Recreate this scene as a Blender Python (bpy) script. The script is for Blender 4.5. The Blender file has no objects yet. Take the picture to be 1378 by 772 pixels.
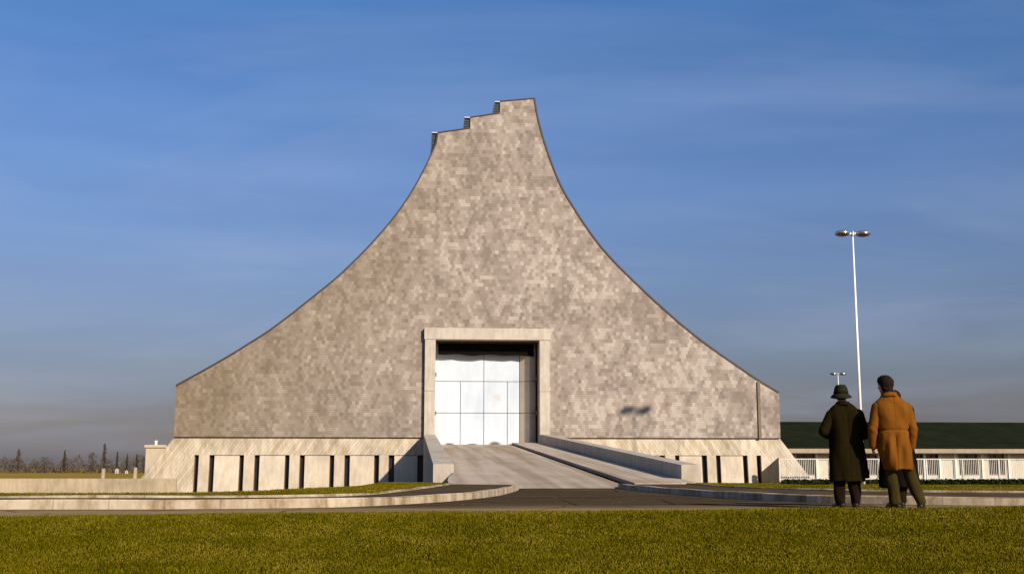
import bpy, bmesh, math, random
import numpy as np
from mathutils import Vector, Matrix, noise as mnoise
from mathutils.geometry import tessellate_polygon

random.seed(7)
RNG = np.random.default_rng(7)
SC = bpy.context.scene
COL = SC.collection
PI = math.pi
R = math.radians

# ------------------------------------------------------------------ camera geometry
EYE = Vector((0, 0, 0.55))
F = 1600.0
PITCH = math.atan(244 / 1600.0)
YAW = R(4.8)                      # the hall is turned a little from square-on
CP, SP = math.cos(PITCH), math.sin(PITCH)


def ray(px, py):
    x, y = (px - 689.0) / F, (386.0 - py) / F
    return Vector((x, CP - y * SP, SP + y * CP))


def on_z(px, py, z=0.0):
    r = ray(px, py)
    t = (z - EYE.z) / r.z
    return EYE + r * t


def at_depth(px, py, Y):
    r = ray(px, py)
    return EYE + r * (Y / r.y)


BO = Vector((0, 75.0, 0))         # origin of the hall (local u right, v inward, z up)
UA = Vector((math.cos(YAW), math.sin(YAW), 0))
VA = Vector((-math.sin(YAW), math.cos(YAW), 0))


def hall(px, py, v=0.0):
    r = ray(px, py)
    t = ((BO - EYE).dot(VA) + v) / r.dot(VA)
    p = EYE + r * t
    return (p - BO).dot(UA), p.z


def hall_w(u, v, z=0.0):
    return BO + UA * u + VA * v + Vector((0, 0, z))


# ------------------------------------------------------------------ object helpers
def tag(o, label=None, cat=None, group=None, kind=None):
    if label: o['label'] = label
    if cat: o['category'] = cat
    if group: o['group'] = group
    if kind: o['kind'] = kind
    return o


def link(name, me, mat=None, parent=None, smooth=False):
    o = bpy.data.objects.new(name, me)
    COL.objects.link(o)
    if mat:
        for m in (mat if isinstance(mat, (list, tuple)) else [mat]):
            me.materials.append(m)
    if parent: o.parent = parent
    if smooth:
        me.polygons.foreach_set('use_smooth', [True] * len(me.polygons))
    return o


def obj(name, bm, mat=None, parent=None, smooth=False, bevel=0.0, recalc=True):
    if recalc:
        bmesh.ops.recalc_face_normals(bm, faces=bm.faces)
    me = bpy.data.meshes.new(name)
    bm.to_mesh(me)
    bm.free()
    o = link(name, me, mat, parent, smooth)
    if bevel > 0:
        m = o.modifiers.new('bevel', 'BEVEL')
        m.width = bevel
        m.segments = 2
        m.limit_method = 'ANGLE'
    return o


def empty(name, loc, rz=0, label=None, cat=None, group=None):
    o = bpy.data.objects.new(name, None)
    COL.objects.link(o)
    o.location = loc
    o.rotation_euler = (0, 0, rz)
    o.empty_display_size = 0.3
    return tag(o, label, cat, group)


def box(bm, x0, x1, y0, y1, z0, z1):
    vs = [bm.verts.new(p) for p in ((x0, y0, z0), (x1, y0, z0), (x1, y1, z0), (x0, y1, z0),
                                    (x0, y0, z1), (x1, y0, z1), (x1, y1, z1), (x0, y1, z1))]
    for f in ((0, 3, 2, 1), (4, 5, 6, 7), (0, 1, 5, 4), (1, 2, 6, 5), (2, 3, 7, 6), (3, 0, 4, 7)):
        bm.faces.new([vs[i] for i in f])
    return vs


def hexa(bm, pts):
    """eight points: four of the bottom ring, four of the top ring"""
    vs = [bm.verts.new(p) for p in pts]
    for f in ((0, 3, 2, 1), (4, 5, 6, 7), (0, 1, 5, 4), (1, 2, 6, 5), (2, 3, 7, 6), (3, 0, 4, 7)):
        bm.faces.new([vs[i] for i in f])
    return vs


def prism_uz(bm, poly, v0, v1):
    """polygon in (u,z) extruded from v0 to v1"""
    a = [bm.verts.new((u, v0, z)) for u, z in poly]
    b = [bm.verts.new((u, v1, z)) for u, z in poly]
    for tri in tessellate_polygon([[Vector((u, z, 0)) for u, z in poly]]):
        bm.faces.new([a[i] for i in tri])
        bm.faces.new([b[i] for i in tri][::-1])
    n = len(poly)
    for i in range(n):
        j = (i + 1) % n
        bm.faces.new((a[j], a[i], b[i], b[j]))


def cyl(bm, p0, p1, r0, r1=None, seg=12):
    r1 = r0 if r1 is None else r1
    p0, p1 = Vector(p0), Vector(p1)
    d = (p1 - p0).normalized()
    q = d.to_track_quat('Z', 'Y').to_matrix()
    a, b = [], []
    for k in range(seg):
        t = 2 * PI * k / seg
        e = q @ Vector((math.cos(t), math.sin(t), 0))
        a.append(bm.verts.new(p0 + e * r0))
        b.append(bm.verts.new(p1 + e * r1))
    for k in range(seg):
        j = (k + 1) % seg
        bm.faces.new((a[k], a[j], b[j], b[k]))
    bm.faces.new(a[::-1])
    bm.faces.new(b)


def lathe(bm, prof, c=(0, 0, 0), seg=28):
    rings = []
    for r, z in prof:
        rings.append([bm.verts.new((c[0] + r * math.cos(2 * PI * k / seg), c[1] + r * math.sin(2 * PI * k / seg), c[2] + z))
                      for k in range(seg)])
    for A, B in zip(rings, rings[1:]):
        for k in range(seg):
            j = (k + 1) % seg
            bm.faces.new((A[k], A[j], B[j], B[k]))
    bm.faces.new(rings[0][::-1])
    bm.faces.new(rings[-1])


def catmull(pts, n=8):
    P = [np.array(p, float) for p in pts]
    P = [2 * P[0] - P[1]] + P + [2 * P[-1] - P[-2]]
    out = []
    for i in range(1, len(P) - 2):
        p0, p1, p2, p3 = P[i - 1:i + 3]
        for k in range(n):
            t = k / n
            out.append(0.5 * ((2 * p1) + (-p0 + p2) * t + (2 * p0 - 5 * p1 + 4 * p2 - p3) * t * t + (-p0 + 3 * p1 - 3 * p2 + p3) * t ** 3))
    out.append(P[-2])
    return out


def resample(pts, step):
    P = np.array(pts, float)
    seg = np.linalg.norm(np.diff(P[:, :2], axis=0), axis=1)
    L = np.concatenate([[0], np.cumsum(seg)])
    n = max(2, int(L[-1] / step))
    s = np.linspace(0, L[-1], n + 1)
    return np.stack([np.interp(s, L, P[:, k]) for k in range(P.shape[1])], 1)


def npmesh(name, verts, faces):
    me = bpy.data.meshes.new(name)
    me.from_pydata([tuple(v) for v in verts], [], [tuple(f) for f in faces])
    me.update()
    return me


# ------------------------------------------------------------------ node helpers
class NT:
    def __init__(s, name):
        s.m = bpy.data.materials.new(name)
        s.m.use_nodes = True
        s.t = s.m.node_tree
        s.b = s.t.nodes['Principled BSDF']

    def n(s, typ, **kw):
        nd = s.t.nodes.new(typ)
        for k, v in kw.items():
            if k == 'inp':
                for a, b in v.items():
                    if hasattr(b, 'is_output') or isinstance(b, bpy.types.NodeSocket):
                        s.t.links.new(b, nd.inputs[a])
                    else:
                        nd.inputs[a].default_value = b
            else:
                setattr(nd, k, v)
        return nd

    def math(s, op, a, b=None, c=None, clamp=False):
        nd = s.t.nodes.new('ShaderNodeMath')
        nd.operation = op
        nd.use_clamp = clamp
        for i, x in enumerate((a, b, c)):
            if x is None: continue
            if isinstance(x, bpy.types.NodeSocket): s.t.links.new(x, nd.inputs[i])
            else: nd.inputs[i].default_value = x
        return nd.outputs[0]

    def ramp(s, fac, stops, interp='LINEAR'):
        nd = s.t.nodes.new('ShaderNodeValToRGB')
        nd.color_ramp.interpolation = interp
        e = nd.color_ramp.elements
        while len(e) < len(stops): e.new(0.5)
        for el, (p, c) in zip(e, stops):
            el.position = p
            el.color = (c[0], c[1], c[2], 1) if not isinstance(c, (int, float)) else (c, c, c, 1)
        s.t.links.new(fac, nd.inputs[0])
        return nd.outputs[0]

    def mix(s, fac, a, b, typ='MIX'):
        nd = s.t.nodes.new('ShaderNodeMix')
        nd.data_type = 'RGBA'
        nd.blend_type = typ
        for sock, x in ((nd.inputs[0], fac), (nd.inputs[6], a), (nd.inputs[7], b)):
            if isinstance(x, bpy.types.NodeSocket): s.t.links.new(x, sock)
            elif isinstance(x, (int, float)): sock.default_value = x
            else: sock.default_value = (x[0], x[1], x[2], 1)
        return nd.outputs[2]

    def noise(s, vec, scale, detail=4, rough=0.55, dist=0.0):
        nd = s.t.nodes.new('ShaderNodeTexNoise')
        nd.inputs['Scale'].default_value = scale
        nd.inputs['Detail'].default_value = detail
        nd.inputs['Roughness'].default_value = rough
        nd.inputs['Distortion'].default_value = dist
        if vec is not None: s.t.links.new(vec, nd.inputs['Vector'])
        return nd.outputs[0]

    def obj(s):
        return s.t.nodes.new('ShaderNodeTexCoord').outputs['Object']

    def mapping(s, vec, loc=(0, 0, 0), rot=(0, 0, 0), scale=(1, 1, 1)):
        nd = s.t.nodes.new('ShaderNodeMapping')
        s.t.links.new(vec, nd.inputs[0])
        nd.inputs[1].default_value = loc
        nd.inputs[2].default_value = rot
        nd.inputs[3].default_value = scale
        return nd.outputs[0]

    def sep(s, vec):
        nd = s.t.nodes.new('ShaderNodeSeparateXYZ')
        s.t.links.new(vec, nd.inputs[0])
        return nd.outputs

    def comb(s, x, y, z):
        nd = s.t.nodes.new('ShaderNodeCombineXYZ')
        for i, v in enumerate((x, y, z)):
            if isinstance(v, bpy.types.NodeSocket): s.t.links.new(v, nd.inputs[i])
            else: nd.inputs[i].default_value = v
        return nd.outputs[0]

    def bump(s, h, strength=0.3, dist=0.02):
        nd = s.t.nodes.new('ShaderNodeBump')
        nd.inputs['Strength'].default_value = strength
        nd.inputs['Distance'].default_value = dist
        s.t.links.new(h, nd.inputs['Height'])
        s.t.links.new(nd.outputs[0], s.b.inputs['Normal'])

    def color(s, c):
        if isinstance(c, bpy.types.NodeSocket): s.t.links.new(c, s.b.inputs['Base Color'])
        else: s.b.inputs['Base Color'].default_value = (c[0], c[1], c[2], 1)

    def set(s, **kw):
        for k, v in kw.items():
            k = k.replace('_', ' ')
            if isinstance(v, bpy.types.NodeSocket): s.t.links.new(v, s.b.inputs[k])
            else: s.b.inputs[k].default_value = v
        return s


def simple(name, col, rough=0.7, metal=0.0, var=0.15, scale=6.0, bump=0.0, spec=0.4):
    m = NT(name)
    n = m.noise(m.obj(), scale, 5)
    lo = tuple(c * (1 - var) for c in col)
    hi = tuple(min(1, c * (1 + var)) for c in col)
    m.color(m.ramp(n, [(0.3, lo), (0.7, hi)]))
    m.set(Roughness=rough, Metallic=metal)
    m.b.inputs['Specular IOR Level'].default_value = spec
    if bump: m.bump(m.noise(m.obj(), scale * 6, 4), bump, 0.01)
    return m.m


def concrete(name, col, board=None, board_w=0.18, stain=0.25, panel=None, spec=0.25):
    """weathered concrete; board: angle of the shuttering boards in the u-z plane"""
    m = NT(name)
    o = m.obj()
    big = m.noise(o, 0.55, 5, 0.6)
    mid = m.noise(m.mapping(o, scale=(2.6, 2.6, 0.7)), 1.4, 6, 0.65)
    fine = m.noise(o, 22.0, 3, 0.6)
    lo = tuple(c * (1 - stain) for c in col)
    hi = tuple(min(0.9, c * 1.12) for c in col)
    c = m.ramp(big, [(0.3, lo), (0.5, col), (0.72, hi)])
    dirt = m.ramp(mid, [(0.34, tuple(x * (1 - stain * 0.9) * y for x, y in zip((1, 1, 1), (1, .95, .86)))), (0.58, (1, 1, 1))])
    c = m.mix(1.0, c, dirt, 'MULTIPLY')
    c = m.mix(0.35, c, m.ramp(fine, [(0.35, 0.75), (0.65, 1.0)]), 'MULTIPLY')
    h = m.math('MULTIPLY', fine, 0.25)
    if board is not None:
        x, y, z = m.sep(o)
        a = R(board)
        # coordinate across the boards
        t = m.math('ADD', m.math('MULTIPLY', x, -math.sin(a)), m.math('MULTIPLY', z, math.cos(a)))
        t = m.math('DIVIDE', t, board_w)
        cell = m.math('FLOOR', t)
        fr = m.math('FRACT', t)
        wn = m.n('ShaderNodeTexWhiteNoise', noise_dimensions='1D')
        m.t.links.new(cell, wn.inputs['W'])
        tone = m.ramp(wn.outputs[0], [(0.0, (0.80, 0.76, 0.68)), (0.45, (0.94, 0.92, 0.89)), (1.0, (1, 1, 1))])
        c = m.mix(1.0, c, tone, 'MULTIPLY')
        line = m.ramp(fr, [(0.0, 0.60), (0.13, 1.0), (0.87, 1.0), (1.0, 0.60)])
        c = m.mix(0.75, c, line, 'MULTIPLY')
        h = m.math('ADD', h, m.math('MULTIPLY', line, 0.8))
        h = m.math('ADD', h, m.math('MULTIPLY', wn.outputs[0], 0.5))
    m.color(c)
    m.set(Roughness=0.88)
    m.b.inputs['Specular IOR Level'].default_value = spec
    m.bump(h, 0.35, 0.02)
    return m.m


# ------------------------------------------------------------------ materials
def mat_shingle():
    m = NT('fibre_cement_shingle')
    o = m.obj()
    x, y, z = m.sep(o)
    W, H = 0.215, 0.235
    row = m.math('FLOOR', m.math('DIVIDE', z, H))
    half = m.math('MULTIPLY', m.math('MODULO', m.math('ABSOLUTE', row), 2.0), 0.5)
    ux = m.math('ADD', m.math('DIVIDE', x, W), half)
    col = m.math('FLOOR', ux)
    cu = m.math('MULTIPLY', m.math('SUBTRACT', m.math('ADD', col, 0.5), half), W)
    cz = m.math('MULTIPLY', m.math('ADD', row, 0.5), H)
    cell = m.comb(cu, 0.0, cz)
    # deliveries of shingles of different tone, laid in drifts
    broad = m.noise(m.mapping(cell, loc=(3, 0, 5)), 0.30, 2, 0.5)
    patch = m.noise(m.mapping(cell, loc=(31, 7, 13), scale=(1.0, 1, 0.80)), 1.55, 2, 0.60)
    wn = m.n('ShaderNodeTexWhiteNoise', noise_dimensions='3D')
    m.t.links.new(cell, wn.inputs['Vector'])
    # drifts are stronger on the right half of the gable, the left is more even and browner
    contrast = m.math('ADD', 1.0, m.math('MULTIPLY', x, 0.020), clamp=False)
    t = m.math('ADD', m.math('MULTIPLY', m.math('SUBTRACT', patch, 0.5), 1.05), m.math('MULTIPLY', m.math('SUBTRACT', broad, 0.5), 0.75))
    t = m.math('ADD', m.math('MULTIPLY', t, contrast), m.math('MULTIPLY', m.math('SUBTRACT', wn.outputs[0], 0.5), 0.20))
    t = m.math('ADD', t, m.math('MULTIPLY', x, 0.0022))
    t = m.math('ADD', t, 0.5)
    left = m.math('ADD', m.math('MULTIPLY', m.noise(o, 0.10, 2), 0.5), m.math('MULTIPLY', x, -0.024))
    left = m.ramp(left, [(0.25, 0.0), (0.80, 1.0)])
    warm = m.ramp(t, [(0.30, (0.250, 0.202, 0.170)), (0.40, (0.296, 0.240, 0.203)), (0.50, (0.338, 0.278, 0.238)), (0.60, (0.374, 0.311, 0.268)), (0.68, (0.455, 0.386, 0.334))])
    brown = m.ramp(t, [(0.30, (0.192, 0.144, 0.096)), (0.40, (0.214, 0.163, 0.110)), (0.50, (0.238, 0.182, 0.125)), (0.60, (0.256, 0.198, 0.138)), (0.70, (0.298, 0.234, 0.168))])
    c = m.mix(left, warm, brown)
    tone = m.ramp(wn.outputs[0], [(0, 0.88), (1, 1.0)])
    c = m.mix(1.0, c, tone, 'MULTIPLY')
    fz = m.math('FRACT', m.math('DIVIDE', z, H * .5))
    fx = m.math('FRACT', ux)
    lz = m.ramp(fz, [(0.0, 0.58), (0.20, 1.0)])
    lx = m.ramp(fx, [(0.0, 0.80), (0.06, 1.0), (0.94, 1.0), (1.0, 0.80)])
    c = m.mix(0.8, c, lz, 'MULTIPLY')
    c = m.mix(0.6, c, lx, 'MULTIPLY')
    drip = m.noise(m.mapping(o, scale=(1.6, 1, 0.16)), 1.0, 4)
    c = m.mix(1.0, c, m.ramp(drip, [(0.36, 0.90), (0.6, 1.0)]), 'MULTIPLY')
    m.color(c)
    m.set(Roughness=0.85)
    m.b.inputs['Specular IOR Level'].default_value = 0.15
    hgt = m.math('ADD', m.math('MULTIPLY', m.math('SUBTRACT', 1.0, fz), 0.8), m.math('MULTIPLY', wn.outputs[0], 0.35))
    m.bump(hgt, 0.2, 0.012)
    return m.m


def mat_door():
    m = NT('door_white_metal')
    o = m.obj()
    n = m.noise(m.mapping(o, scale=(1, 1, 0.5)), 0.9, 5, 0.6)
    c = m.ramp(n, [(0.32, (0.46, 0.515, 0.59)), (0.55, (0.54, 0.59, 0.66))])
    x, y, z = m.sep(o)
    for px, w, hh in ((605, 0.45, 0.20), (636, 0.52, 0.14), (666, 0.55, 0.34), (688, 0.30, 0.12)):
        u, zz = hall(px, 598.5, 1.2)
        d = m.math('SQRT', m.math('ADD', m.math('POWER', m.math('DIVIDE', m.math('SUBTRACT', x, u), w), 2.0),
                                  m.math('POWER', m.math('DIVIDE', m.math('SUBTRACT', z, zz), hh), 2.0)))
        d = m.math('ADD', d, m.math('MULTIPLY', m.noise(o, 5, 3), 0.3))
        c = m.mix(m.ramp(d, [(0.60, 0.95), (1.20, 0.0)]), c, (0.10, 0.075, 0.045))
    u, zz = hall(668, 535, 1.2)
    d = m.math('SQRT', m.math('ADD', m.math('POWER', m.math('SUBTRACT', x, u), 2.0), m.math('POWER', m.math('SUBTRACT', z, zz), 2.0)))
    d = m.math('ADD', d, m.noise(o, 3, 3))
    c = m.mix(m.ramp(d, [(0.55, 0.35), (1.1, 0.0)]), c, (0.4, 0.33, 0.26))
    m.color(c)
    m.set(Roughness=0.42)
    m.b.inputs['Specular IOR Level'].default_value = 0.5
    m.bump(m.noise(o, 1.6, 2), 0.12, 0.03)
    return m.m


def mat_ramp():
    m = NT('ramp_concrete')
    o = m.obj()
    x, y, z = m.sep(o)
    c = m.ramp(m.noise(o, 0.35, 5, 0.6), [(0.3, (0.41, 0.33, 0.26)), (0.7, (0.51, 0.42, 0.335))])
    # wheel tracks run along the ramp
    tr = m.noise(m.mapping(o, scale=(1.1, 0.035, 0)), 1.0, 4, 0.55)
    c = m.mix(1.0, c, m.ramp(tr, [(0.40, (0.70, 0.65, 0.58)), (0.58, (1, 1, 1))]), 'MULTIPLY')
    c = m.mix(0.5, c, m.ramp(m.noise(o, 14, 3), [(0.3, 0.8), (0.7, 1.0)]), 'MULTIPLY')
    fy = m.math('FRACT', m.math('DIVIDE', y, 5.2))
    c = m.mix(0.6, c, m.ramp(fy, [(0, 0.72), (0.006, 1.0)]), 'MULTIPLY')
    m.color(c)
    m.set(Roughness=0.95)
    m.b.inputs['Specular IOR Level'].default_value = 0.0
    m.bump(m.noise(o, 25, 3), 0.2, 0.01)
    return m.m


def mat_asphalt():
    m = NT('asphalt')
    o = m.obj()
    c = m.ramp(m.noise(m.mapping(o, scale=(0.35, 1, 1)), 0.5, 6, 0.65), [(0.3, (0.058, 0.040, 0.023)), (0.7, (0.110, 0.078, 0.046))])
    x, y, z = m.sep(o)
    # dust and grit swept to the lawn side of the road
    edge = m.math('ADD', m.math('SUBTRACT', y, m.math('MULTIPLY', x, 0.11)), m.math('MULTIPLY', m.noise(m.mapping(o, scale=(.3, 1, 1)), 0.9, 5), 2.4))
    c = m.mix(m.ramp(m.math('MULTIPLY', m.math('SUBTRACT', edge, 17.5), 0.45), [(0.0, 0.95), (0.9, 0.0)]), c, (0.33, 0.235, 0.125))
    c = m.mix(m.ramp(m.noise(m.mapping(o, scale=(0.25, 1, 1)), 1.4, 5), [(0.52, 0.0), (0.75, 0.6)]), c, (0.19, 0.148, 0.10))
    ty = m.noise(m.mapping(o, loc=(4, 2, 0), scale=(0.05, 2.4, 1)), 1.0, 4, 0.6)
    c = m.mix(1.0, c, m.ramp(ty, [(0.36, (0.62, 0.60, 0.58)), (0.55, (1, 1, 1))]), 'MULTIPLY')
    crk = m.n('ShaderNodeTexVoronoi', feature='DISTANCE_TO_EDGE', inp={'Scale': 0.42})
    m.t.links.new(m.mix(0.12, o, m.n('ShaderNodeTexNoise', inp={'Scale': 1.3, 'Vector': o}).outputs[1]), crk.inputs['Vector'])
    c = m.mix(m.ramp(crk.outputs[0], [(0.0, 0.8), (0.012, 0.0)]), c, (0.02, 0.015, 0.01))
    sp = m.noise(o, 55, 2)
    c = m.mix(0.6, c, m.ramp(sp, [(0.3, 0.6), (0.7, 1.0)]), 'MULTIPLY')
    vor = m.n('ShaderNodeTexVoronoi', inp={'Scale': 2.3})
    m.t.links.new(o, vor.inputs['Vector'])
    c = m.mix(m.ramp(vor.outputs[0], [(0.05, 0.8), (0.09, 0.0)]), c, (0.38, 0.3, 0.2))
    m.color(c)
    m.set(Roughness=0.95)
    m.b.inputs['Specular IOR Level'].default_value = 0.0
    m.bump(sp, 0.35, 0.01)
    return m.m


def mat_kerb():
    m = NT('kerb_concrete')
    at = m.n('ShaderNodeAttribute', attribute_name='along').outputs['Fac']
    o = m.obj()
    t = m.math('DIVIDE', at, 0.75)
    cell = m.math('FLOOR', t)
    fr = m.math('FRACT', t)
    wn = m.n('ShaderNodeTexWhiteNoise', noise_dimensions='1D')
    m.t.links.new(cell, wn.inputs['W'])
    c = m.ramp(wn.outputs[0], [(0, (0.37, 0.295, 0.205)), (1, (0.52, 0.425, 0.305))])
    c = m.mix(0.8, c, m.ramp(fr, [(0, 0.5), (0.025, 1), (0.975, 1), (1, 0.5)]), 'MULTIPLY')
    c = m.mix(1.0, c, m.ramp(m.noise(m.mapping(o, scale=(1, 1, 0.4)), 3.0, 6, 0.7), [(0.38, (0.50, 0.42, 0.30)), (0.60, (1, 1, 1))]), 'MULTIPLY')
    m.color(c)
    m.set(Roughness=0.9)
    m.bump(m.noise(o, 18, 4), 0.3, 0.015)
    return m.m


def mat_soil(name, cols, scale=1.0, relief=True):
    m = NT(name)
    o = m.obj()
    a = m.noise(m.mapping(o, scale=(1, 1, 1)), 0.8 * scale, 6, 0.65)
    c = m.ramp(a, [(0.3, cols[0]), (0.5, cols[1]), (0.7, cols[2])])
    f = m.noise(o, 30 * scale, 3)
    c = m.mix(0.7, c, m.ramp(f, [(0.3, 0.45), (0.7, 1.0)]), 'MULTIPLY')
    m.color(c)
    m.set(Roughness=0.95)
    m.b.inputs['Specular IOR Level'].default_value = 0.0
    if relief: m.bump(f, 0.6, 0.03)
    return m.m


def mat_blade():
    m = NT('grass_blade')
    o = m.obj()
    at = m.n('ShaderNodeAttribute', attribute_name='tint').outputs['Fac']
    n1 = m.noise(o, 0.9, 4, 0.6)
    n2 = m.noise(o, 5.0, 3, 0.6)
    s = m.math('ADD', m.math('ADD', m.math('MULTIPLY', at, 0.42), m.math('MULTIPLY', n1, 0.60)), m.math('MULTIPLY', n2, 0.38))
    c = m.ramp(s, [(0.36, (0.038, 0.041, 0.001)), (0.58, (0.088, 0.076, 0.002)), (0.80, (0.146, 0.110, 0.004)), (1.0, (0.26, 0.19, 0.03))])
    m.color(c)
    m.set(Roughness=1.0)
    m.b.inputs['Specular IOR Level'].default_value = 0.0
    return m.m


def mat_foliage(name, cols, scale=2.0):
    m = NT(name)
    c = m.ramp(m.noise(m.obj(), scale, 4), [(0.3, cols[0]), (0.7, cols[1])])
    m.color(c)
    m.set(Roughness=0.95)
    m.b.inputs['Specular IOR Level'].default_value = 0.0
    return m.m


def mat_cloth(name, col, weave=260.0, var=0.18, spec=0.0):
    m = NT(name)
    o = m.obj()
    n = m.noise(m.mapping(o, scale=(1.2, 1.2, 0.45)), 5.0, 5, 0.6)
    c = m.ramp(n, [(0.3, tuple(c * (1 - var) for c in col)), (0.7, tuple(c * (1 + var) for c in col))])
    m.color(c)
    m.set(Roughness=0.92)
    m.b.inputs['Specular IOR Level'].default_value = spec
    m.b.inputs['Sheen Weight'].default_value = 0.0
    m.bump(m.noise(o, weave, 2), 0.25, 0.002)
    return m.m


M = {}
M['shingle'] = mat_shingle()
M['trim'] = simple('dark_metal_trim', (0.045, 0.033, 0.028), 0.5)
M['roofing'] = simple('roofing', (0.10, 0.09, 0.085), 0.8)
M['board_l'] = concrete('board_marked_concrete_left', (0.58, 0.495, 0.39), board=54, stain=0.30)
M['board_r'] = concrete('board_marked_concrete_right', (0.62, 0.535, 0.43), board=-56, stain=0.28)
M['panel'] = concrete('smooth_concrete_panel', (0.58, 0.495, 0.395), stain=0.16)
M['pier'] = concrete('pier_concrete', (0.53, 0.445, 0.35), stain=0.18)
M['portal'] = concrete('portal_concrete', (0.51, 0.45, 0.385), stain=0.2)
M['rampwall'] = concrete('ramp_wall_concrete', (0.46, 0.40, 0.33), stain=0.2)
M['lowwall'] = concrete('low_wall_concrete', (0.42, 0.34, 0.235), stain=0.22)
M['annex'] = concrete('annex_render', (0.50, 0.42, 0.31), stain=0.10)
M['white'] = simple('white_paint', (0.80, 0.77, 0.70), 0.5, var=0.06)
M['door'] = mat_door()
M['leaf_tan'] = simple('tan_door_metal', (0.56, 0.47, 0.36), 0.5, var=0.12, scale=1.0)  # tan tone for the two folded leaves at the right
M['gap'] = simple('door_gap', (0.14, 0.10, 0.06), 0.8)
M['canvas'] = simple('black_canvas', (0.006, 0.005, 0.005), 0.95, spec=0.02)
M['iron'] = simple('brown_iron', (0.16, 0.11, 0.07), 0.6)
M['slotglass'] = simple('slot_glass', (0.016, 0.011, 0.007), 0.35, spec=0.25)
M['slotframe'] = simple('stained_wood_frame', (0.13, 0.055, 0.014), 0.6, var=0.4, scale=1.2)
M['roofglass'] = simple('roof_light_glass', (0.035, 0.045, 0.055), 0.25, spec=0.4)
M['bar'] = simple('glazing_bar', (0.085, 0.085, 0.08), 0.5)
M['ramp'] = mat_ramp()
M['asphalt'] = mat_asphalt()
M['kerb_shade'] = simple('painted_kerb_shade', (0.018, 0.012, 0.007), 0.95, spec=0.0)  # near-black tone standing in for the kerb's shadow on the ramp
M['path'] = simple('path_asphalt', (0.080, 0.056, 0.034), 0.92, var=0.35, scale=1.5, bump=0.3, spec=0.0)
M['kerb'] = mat_kerb()
M['soil'] = mat_soil('lawn_soil', ((0.026, 0.026, 0.002), (0.050, 0.042, 0.003), (0.085, 0.060, 0.006)))
M['verge'] = mat_soil('verge_turf', ((0.085, 0.075, 0.008), (0.13, 0.105, 0.012), (0.19, 0.14, 0.025)), 0.7)
M['field'] = mat_soil('field_grass', ((0.25, 0.165, 0.030), (0.32, 0.210, 0.045), (0.38, 0.255, 0.07)), 0.05, False)
M['blade'] = mat_blade()
M['picket'] = simple('railing_paint', (0.56, 0.52, 0.45), 0.6, var=0.18, scale=2.5)
M['shedpaint'] = simple('weathered_white_boards', (0.42, 0.38, 0.34), 0.8)
M['pole'] = simple('white_lamp_pole', (0.78, 0.76, 0.74), 0.35, var=0.04)
M['alu'] = simple('lamp_aluminium', (0.62, 0.58, 0.52), 0.26, metal=0.9, var=0.05)
M['lampglass'] = simple('lamp_glass', (0.10, 0.085, 0.045), 0.25, spec=0.5)
M['greenroof'] = simple('dark_green_roofing', (0.011, 0.014, 0.006), 0.9, var=0.25, scale=0.8, spec=0.03)
M['fascia'] = concrete('fascia_board', (0.36, 0.28, 0.20), stain=0.15)
M['lowbuild'] = concrete('low_building_render', (0.62, 0.55, 0.45), stain=0.08)
M['winglass'] = simple('window_glass', (0.02, 0.021, 0.022), 0.15, spec=0.5)
M['curtain'] = simple('beige_curtain', (0.24, 0.15, 0.07), 0.8, scale=2)
M['hedge'] = mat_foliage('hedge_leaves', ((0.016, 0.022, 0.008), (0.035, 0.042, 0.014)))
M['twig'] = mat_foliage('bare_twigs', ((0.062, 0.046, 0.036), (0.105, 0.078, 0.060)), 0.6)
M['conifer'] = mat_foliage('dark_conifer', ((0.045, 0.034, 0.025), (0.080, 0.060, 0.044)), 0.6)
M['bark'] = simple('bark', (0.06, 0.042, 0.03), 0.95)
M['skin'] = simple('skin', (0.46, 0.22, 0.125), 0.55, var=0.08)
M['hair'] = mat_foliage('dark_hair', ((0.012, 0.008, 0.006), (0.028, 0.018, 0.012)), 30)
M['olive'] = mat_cloth('olive_coat', (0.0125, 0.0090, 0.0028))
M['tan'] = mat_cloth('tan_coat', (0.152, 0.054, 0.0075), var=0.22)
M['navy'] = mat_cloth('dark_coat', (0.007, 0.006, 0.005), spec=0.0)
M['brown_t'] = mat_cloth('brown_trousers', (0.013, 0.0075, 0.004), spec=0.0)
M['olive_t'] = mat_cloth('olive_trousers', (0.036, 0.027, 0.008))
M['felt'] = mat_cloth('dark_felt', (0.018, 0.018, 0.010))
M['leather'] = simple('black_leather', (0.010, 0.007, 0.005), 0.5, spec=0.2)

# ------------------------------------------------------------------ the hall
HALL = empty('gable_hall', BO, YAW, 'huge shingled hall with swept concave gable, stepped peak and white loading door', 'building')

L_CURVE = [(236.3, 518.7), (257.3, 507.3), (285.3, 491.8), (313.2, 475.6), (338.1, 460.1), (363, 444.1), (392.5, 422.2), (401, 415.4),
           (424.9, 396.4), (449.8, 376.3), (470.5, 357.2), (493.3, 334.5), (509.9, 316.4), (526.5, 297), (545.1, 271.8), (560, 247.8),
           (570.4, 228.2), (580.1, 208.1), (587, 192.6), (589.6, 178.5)]
STEPS = [(589.6, 178.5), (632.8, 172.3), (633, 158), (672.8, 152), (673, 136.4), (719.2, 132.4)]
R_CURVE = [(719.2, 132.4), (722.7, 153.2), (727.9, 174.9), (734.1, 195.7), (742.4, 219.5), (751.5, 242.3), (761.2, 261.5), (777.3, 287.6),
           (793.9, 312.2), (810.5, 333.8), (831.2, 356.6), (856.1, 381), (881, 404.6), (889, 411.6), (917, 436.3), (947.3, 460.4),
           (981, 484.4), (1021.5, 511.8), (1048.4, 527.7)]
lc = [hall(*p) for p in L_CURVE]
stp = [hall(*p) for p in STEPS]
rc = [hall(*p) for p in R_CURVE]
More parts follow.
